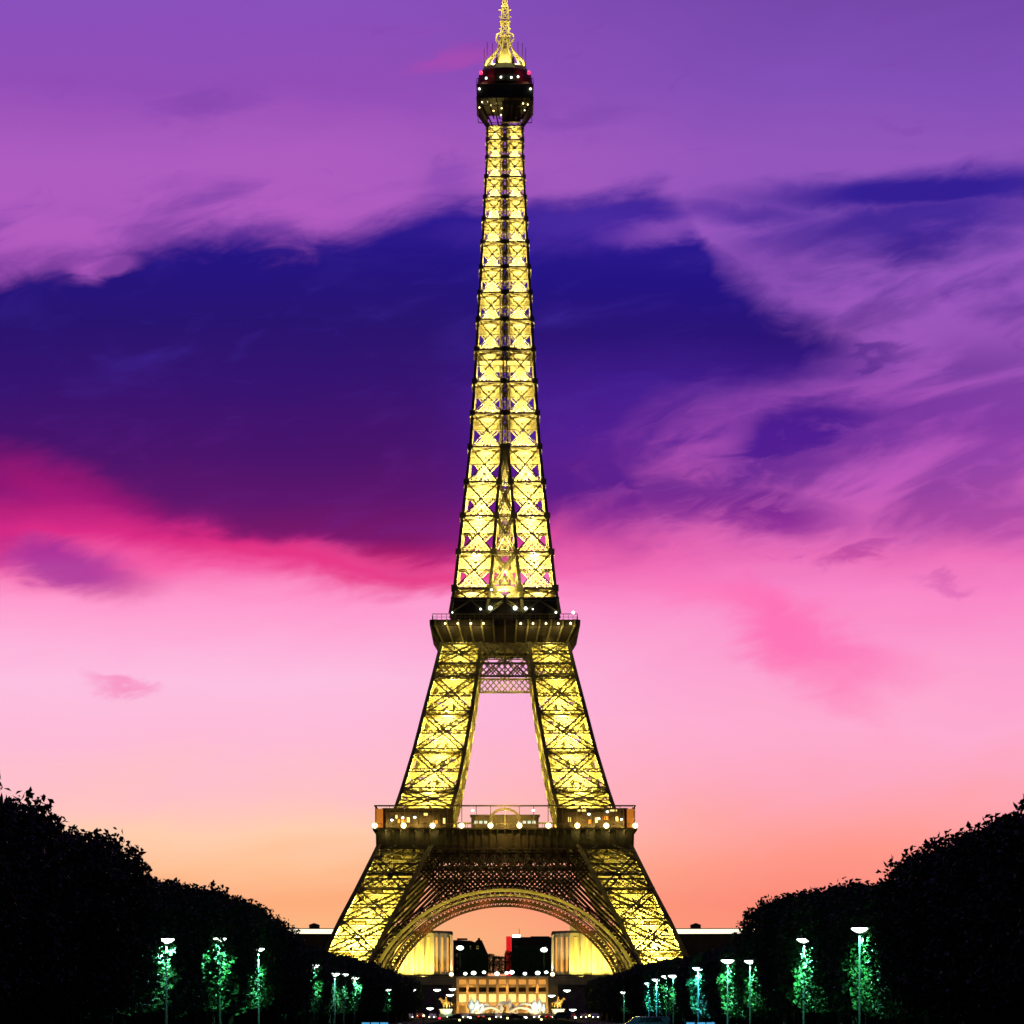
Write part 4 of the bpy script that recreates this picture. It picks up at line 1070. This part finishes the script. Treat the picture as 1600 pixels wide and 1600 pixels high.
CARW = {}
def car(px, d, paint, rz, label, height=1.5, length=4.3, van=False):
    p = at(px, 1590, d); x, y = p[0], p[1]
    if paint not in M: M[paint] = mat(paint, {'car_red': (0.35, 0.02, 0.02), 'car_white': (0.6, 0.6, 0.58), 'car_dark': (0.03, 0.03, 0.04), 'car_blue': (0.03, 0.1, 0.25), 'car_teal': (0.04, 0.2, 0.2), 'car_silver': (0.4, 0.41, 0.43)}[paint], 0.25, 0.03, 1, metal=0.2, spec=0.5)
    t = thing('parked_van' if van else 'parked_car', (x, y, 0), label, 'van' if van else 'car', 'cars below the tower', rz)
    def part(mb, name, m, par=t):
        o = mb.build(name, m); o.parent = par; return o
    L, W, H = length / 2, 0.88, height
    if van: prof = [(-L, 0.35), (L, 0.35), (L, 0.95), (L - 0.5, 1.1), (L - 1.15, H - 0.05), (L - 1.5, H), (-L + 0.1, H), (-L, H - 0.25)]
    else: prof = [(-L, 0.32), (L, 0.32), (L, 0.7), (L - 0.15, 0.82), (L - 1.25, 0.95), (L - 1.95, H - 0.06), (L - 2.5, H), (-L + 1.1, H - 0.03), (-L + 0.45, 0.98), (-L, 0.9)]
    m = MB(); m.prism(prof, -W, W); o = part(m, 'body', paint)
    md = o.modifiers.new('bevel', 'BEVEL'); md.width = 0.06; md.segments = 2; md.limit_method = 'ANGLE'
    g = MB()
    for s in (-1, 1):
        zt = H - 0.14; zb = 1.0 if not van else 1.1
        g.prism([(-L + 0.75, zb), (L - 1.5, zb), (L - 1.95, zt), (-L + 1.15, zt)], s * (W + 0.004) - 0.01, s * (W + 0.004) + 0.01)
    part(g, 'side_window', 'glass')
    for sx in (-1, 1):
        for s in (-1, 1):
            w = MB(); w.lathe([(0.2, -0.11), (0.31, -0.1), (0.33, 0), (0.31, 0.1), (0.2, 0.11)], (0, 0, 0), 14)
            w.v = [np.stack([v[:, 0] + sx * (L - 0.85), v[:, 2] + s * (W - 0.08), v[:, 1] + 0.33], 1) for v in w.v]
            part(w, 'wheel', 'tyre')
    for s in (-1, 1):
        q = MB(); q.ball((L - 0.02, s * 0.62, 0.66), 0.17, 0.8, 8); part(q, 'headlight', 'head')
        q = MB(); q.box((-L - 0.01, s * 0.66, 0.78), (0.08, 0.3, 0.16)); part(q, 'tail_light', 'tail')
    return t
NEARW = math.radians
car(656, 742, 'car_red', NEARW(95), 'red car showing its tail lights, left of the left statue', 1.55)
car(640, 738, 'car_silver', NEARW(-85), 'silver car with lit headlights at the left end of the road')
car(676, 735, 'car_white', NEARW(-95), 'white car with lit headlights below the left statue')
car(712, 744, 'car_dark', NEARW(180), 'dark car crossing left below the left statue')
car(728, 733, 'car_silver', NEARW(-92), 'silver car with lit headlights before the fountain')
car(752, 740, 'car_dark', NEARW(88), 'dark car showing its tail lights before the fountain')
car(779, 736, 'car_white', NEARW(-90), 'white car with lit headlights in the middle of the road')
car(806, 742, 'car_dark', NEARW(0), 'dark car crossing right before the arching spray')
car(838, 736, 'car_white', NEARW(-88), 'white car with lit headlights right of the arching spray')
car(856, 743, 'car_red', NEARW(92), 'small red car showing its tail lights by the right statue')
car(878, 730, 'car_teal', NEARW(180), 'teal van parked below the right statue', 2.0, 4.8, True)
car(893, 741, 'car_red', NEARW(90), 'dark red car right of the teal van, tail lights lit', 1.6)
car(912, 735, 'car_dark', NEARW(-92), 'dark car with lit headlights by the right tree row')
car(930, 739, 'car_blue', NEARW(-90), 'blue car with lit headlights at the right end of the road')
p = at(1011, 1590, 318)
car(1011, 318, 'car_dark', NEARW(180), 'dark van parked side on under the right trees, pale roof edge', 1.75, 5.3, True)
lamp('lamp_light', 'SPOT', (p[0] - 1.0, p[1] + 2.0, 5.5), (0.7, 0.95, 1), 700, None, 0.3, spot=110, aim=(p[0], p[1], 1.0))
def info_panel(px, n, label, d=300):
    p = at(px, 1595, d); x, y = p[0], p[1]
    t = thing('info_panel', (x, y, 0), label, 'sign', 'cyan lit panels on the path')
    fr = MB(); wv = 0.95 * n + 0.1
    fr.box((x, y, 1.23), (wv, 0.22, 0.07)); fr.box((x, y, 0.55), (wv, 0.22, 0.08))
    for i in range(n + 1): fr.box((x - wv / 2 + 0.04 + i * (wv - 0.08) / n, y, 0.6), (0.08, 0.2, 1.2))
    fr.build('frame', 'slate', t)
    for i in range(n):
        q = MB(); q.box((x - wv / 2 + (i + 0.5) * wv / n, y - 0.04, 0.89), (wv / n - 0.14, 0.1, 0.58)); q.build('lit_panel', 'cyan_panel', t)
info_panel(586, 3, 'low cyan lit panel of three fields under the left trees')
info_panel(1079, 1, 'single low cyan lit panel under the right trees, beside the dark van')
info_panel(1103, 2, 'low cyan lit panel of two fields right of the single one')

for px, y, m, words in ((662, 1587, 'globe', 'first'), (687, 1591, 'red_lamp', 'red'), (718, 1594, 'globe', ''), (735, 1590, 'white_lamp', ''), (765, 1592, 'globe', ''), (793, 1591, 'globe', ''),
                 (822, 1590, 'white_lamp', ''), (846, 1593, 'globe', ''), (899, 1590, 'white_lamp', ''), (921, 1587, 'globe', '')):
    p = at(px, y, 500); x, y_, h = p
    t = thing('path_lamp', (x, y_, 0), 'low red path lamp on the lawn before the left statue' if m == 'red_lamp' else f'low {"warm" if m == "globe" else "white"} path lamp on the lawn before the road', 'lamp', 'low path lamps on the lawn')
    q = MB(); q.lathe([(0.09, 0), (0.08, h - 0.15)], (x, y_, 0), 8); q.build('post', 'pole', t)
    q = MB(); q.ball((x, y_, h), 0.2, 0.9, 8); q.build('lamp_glass', m, t, True)
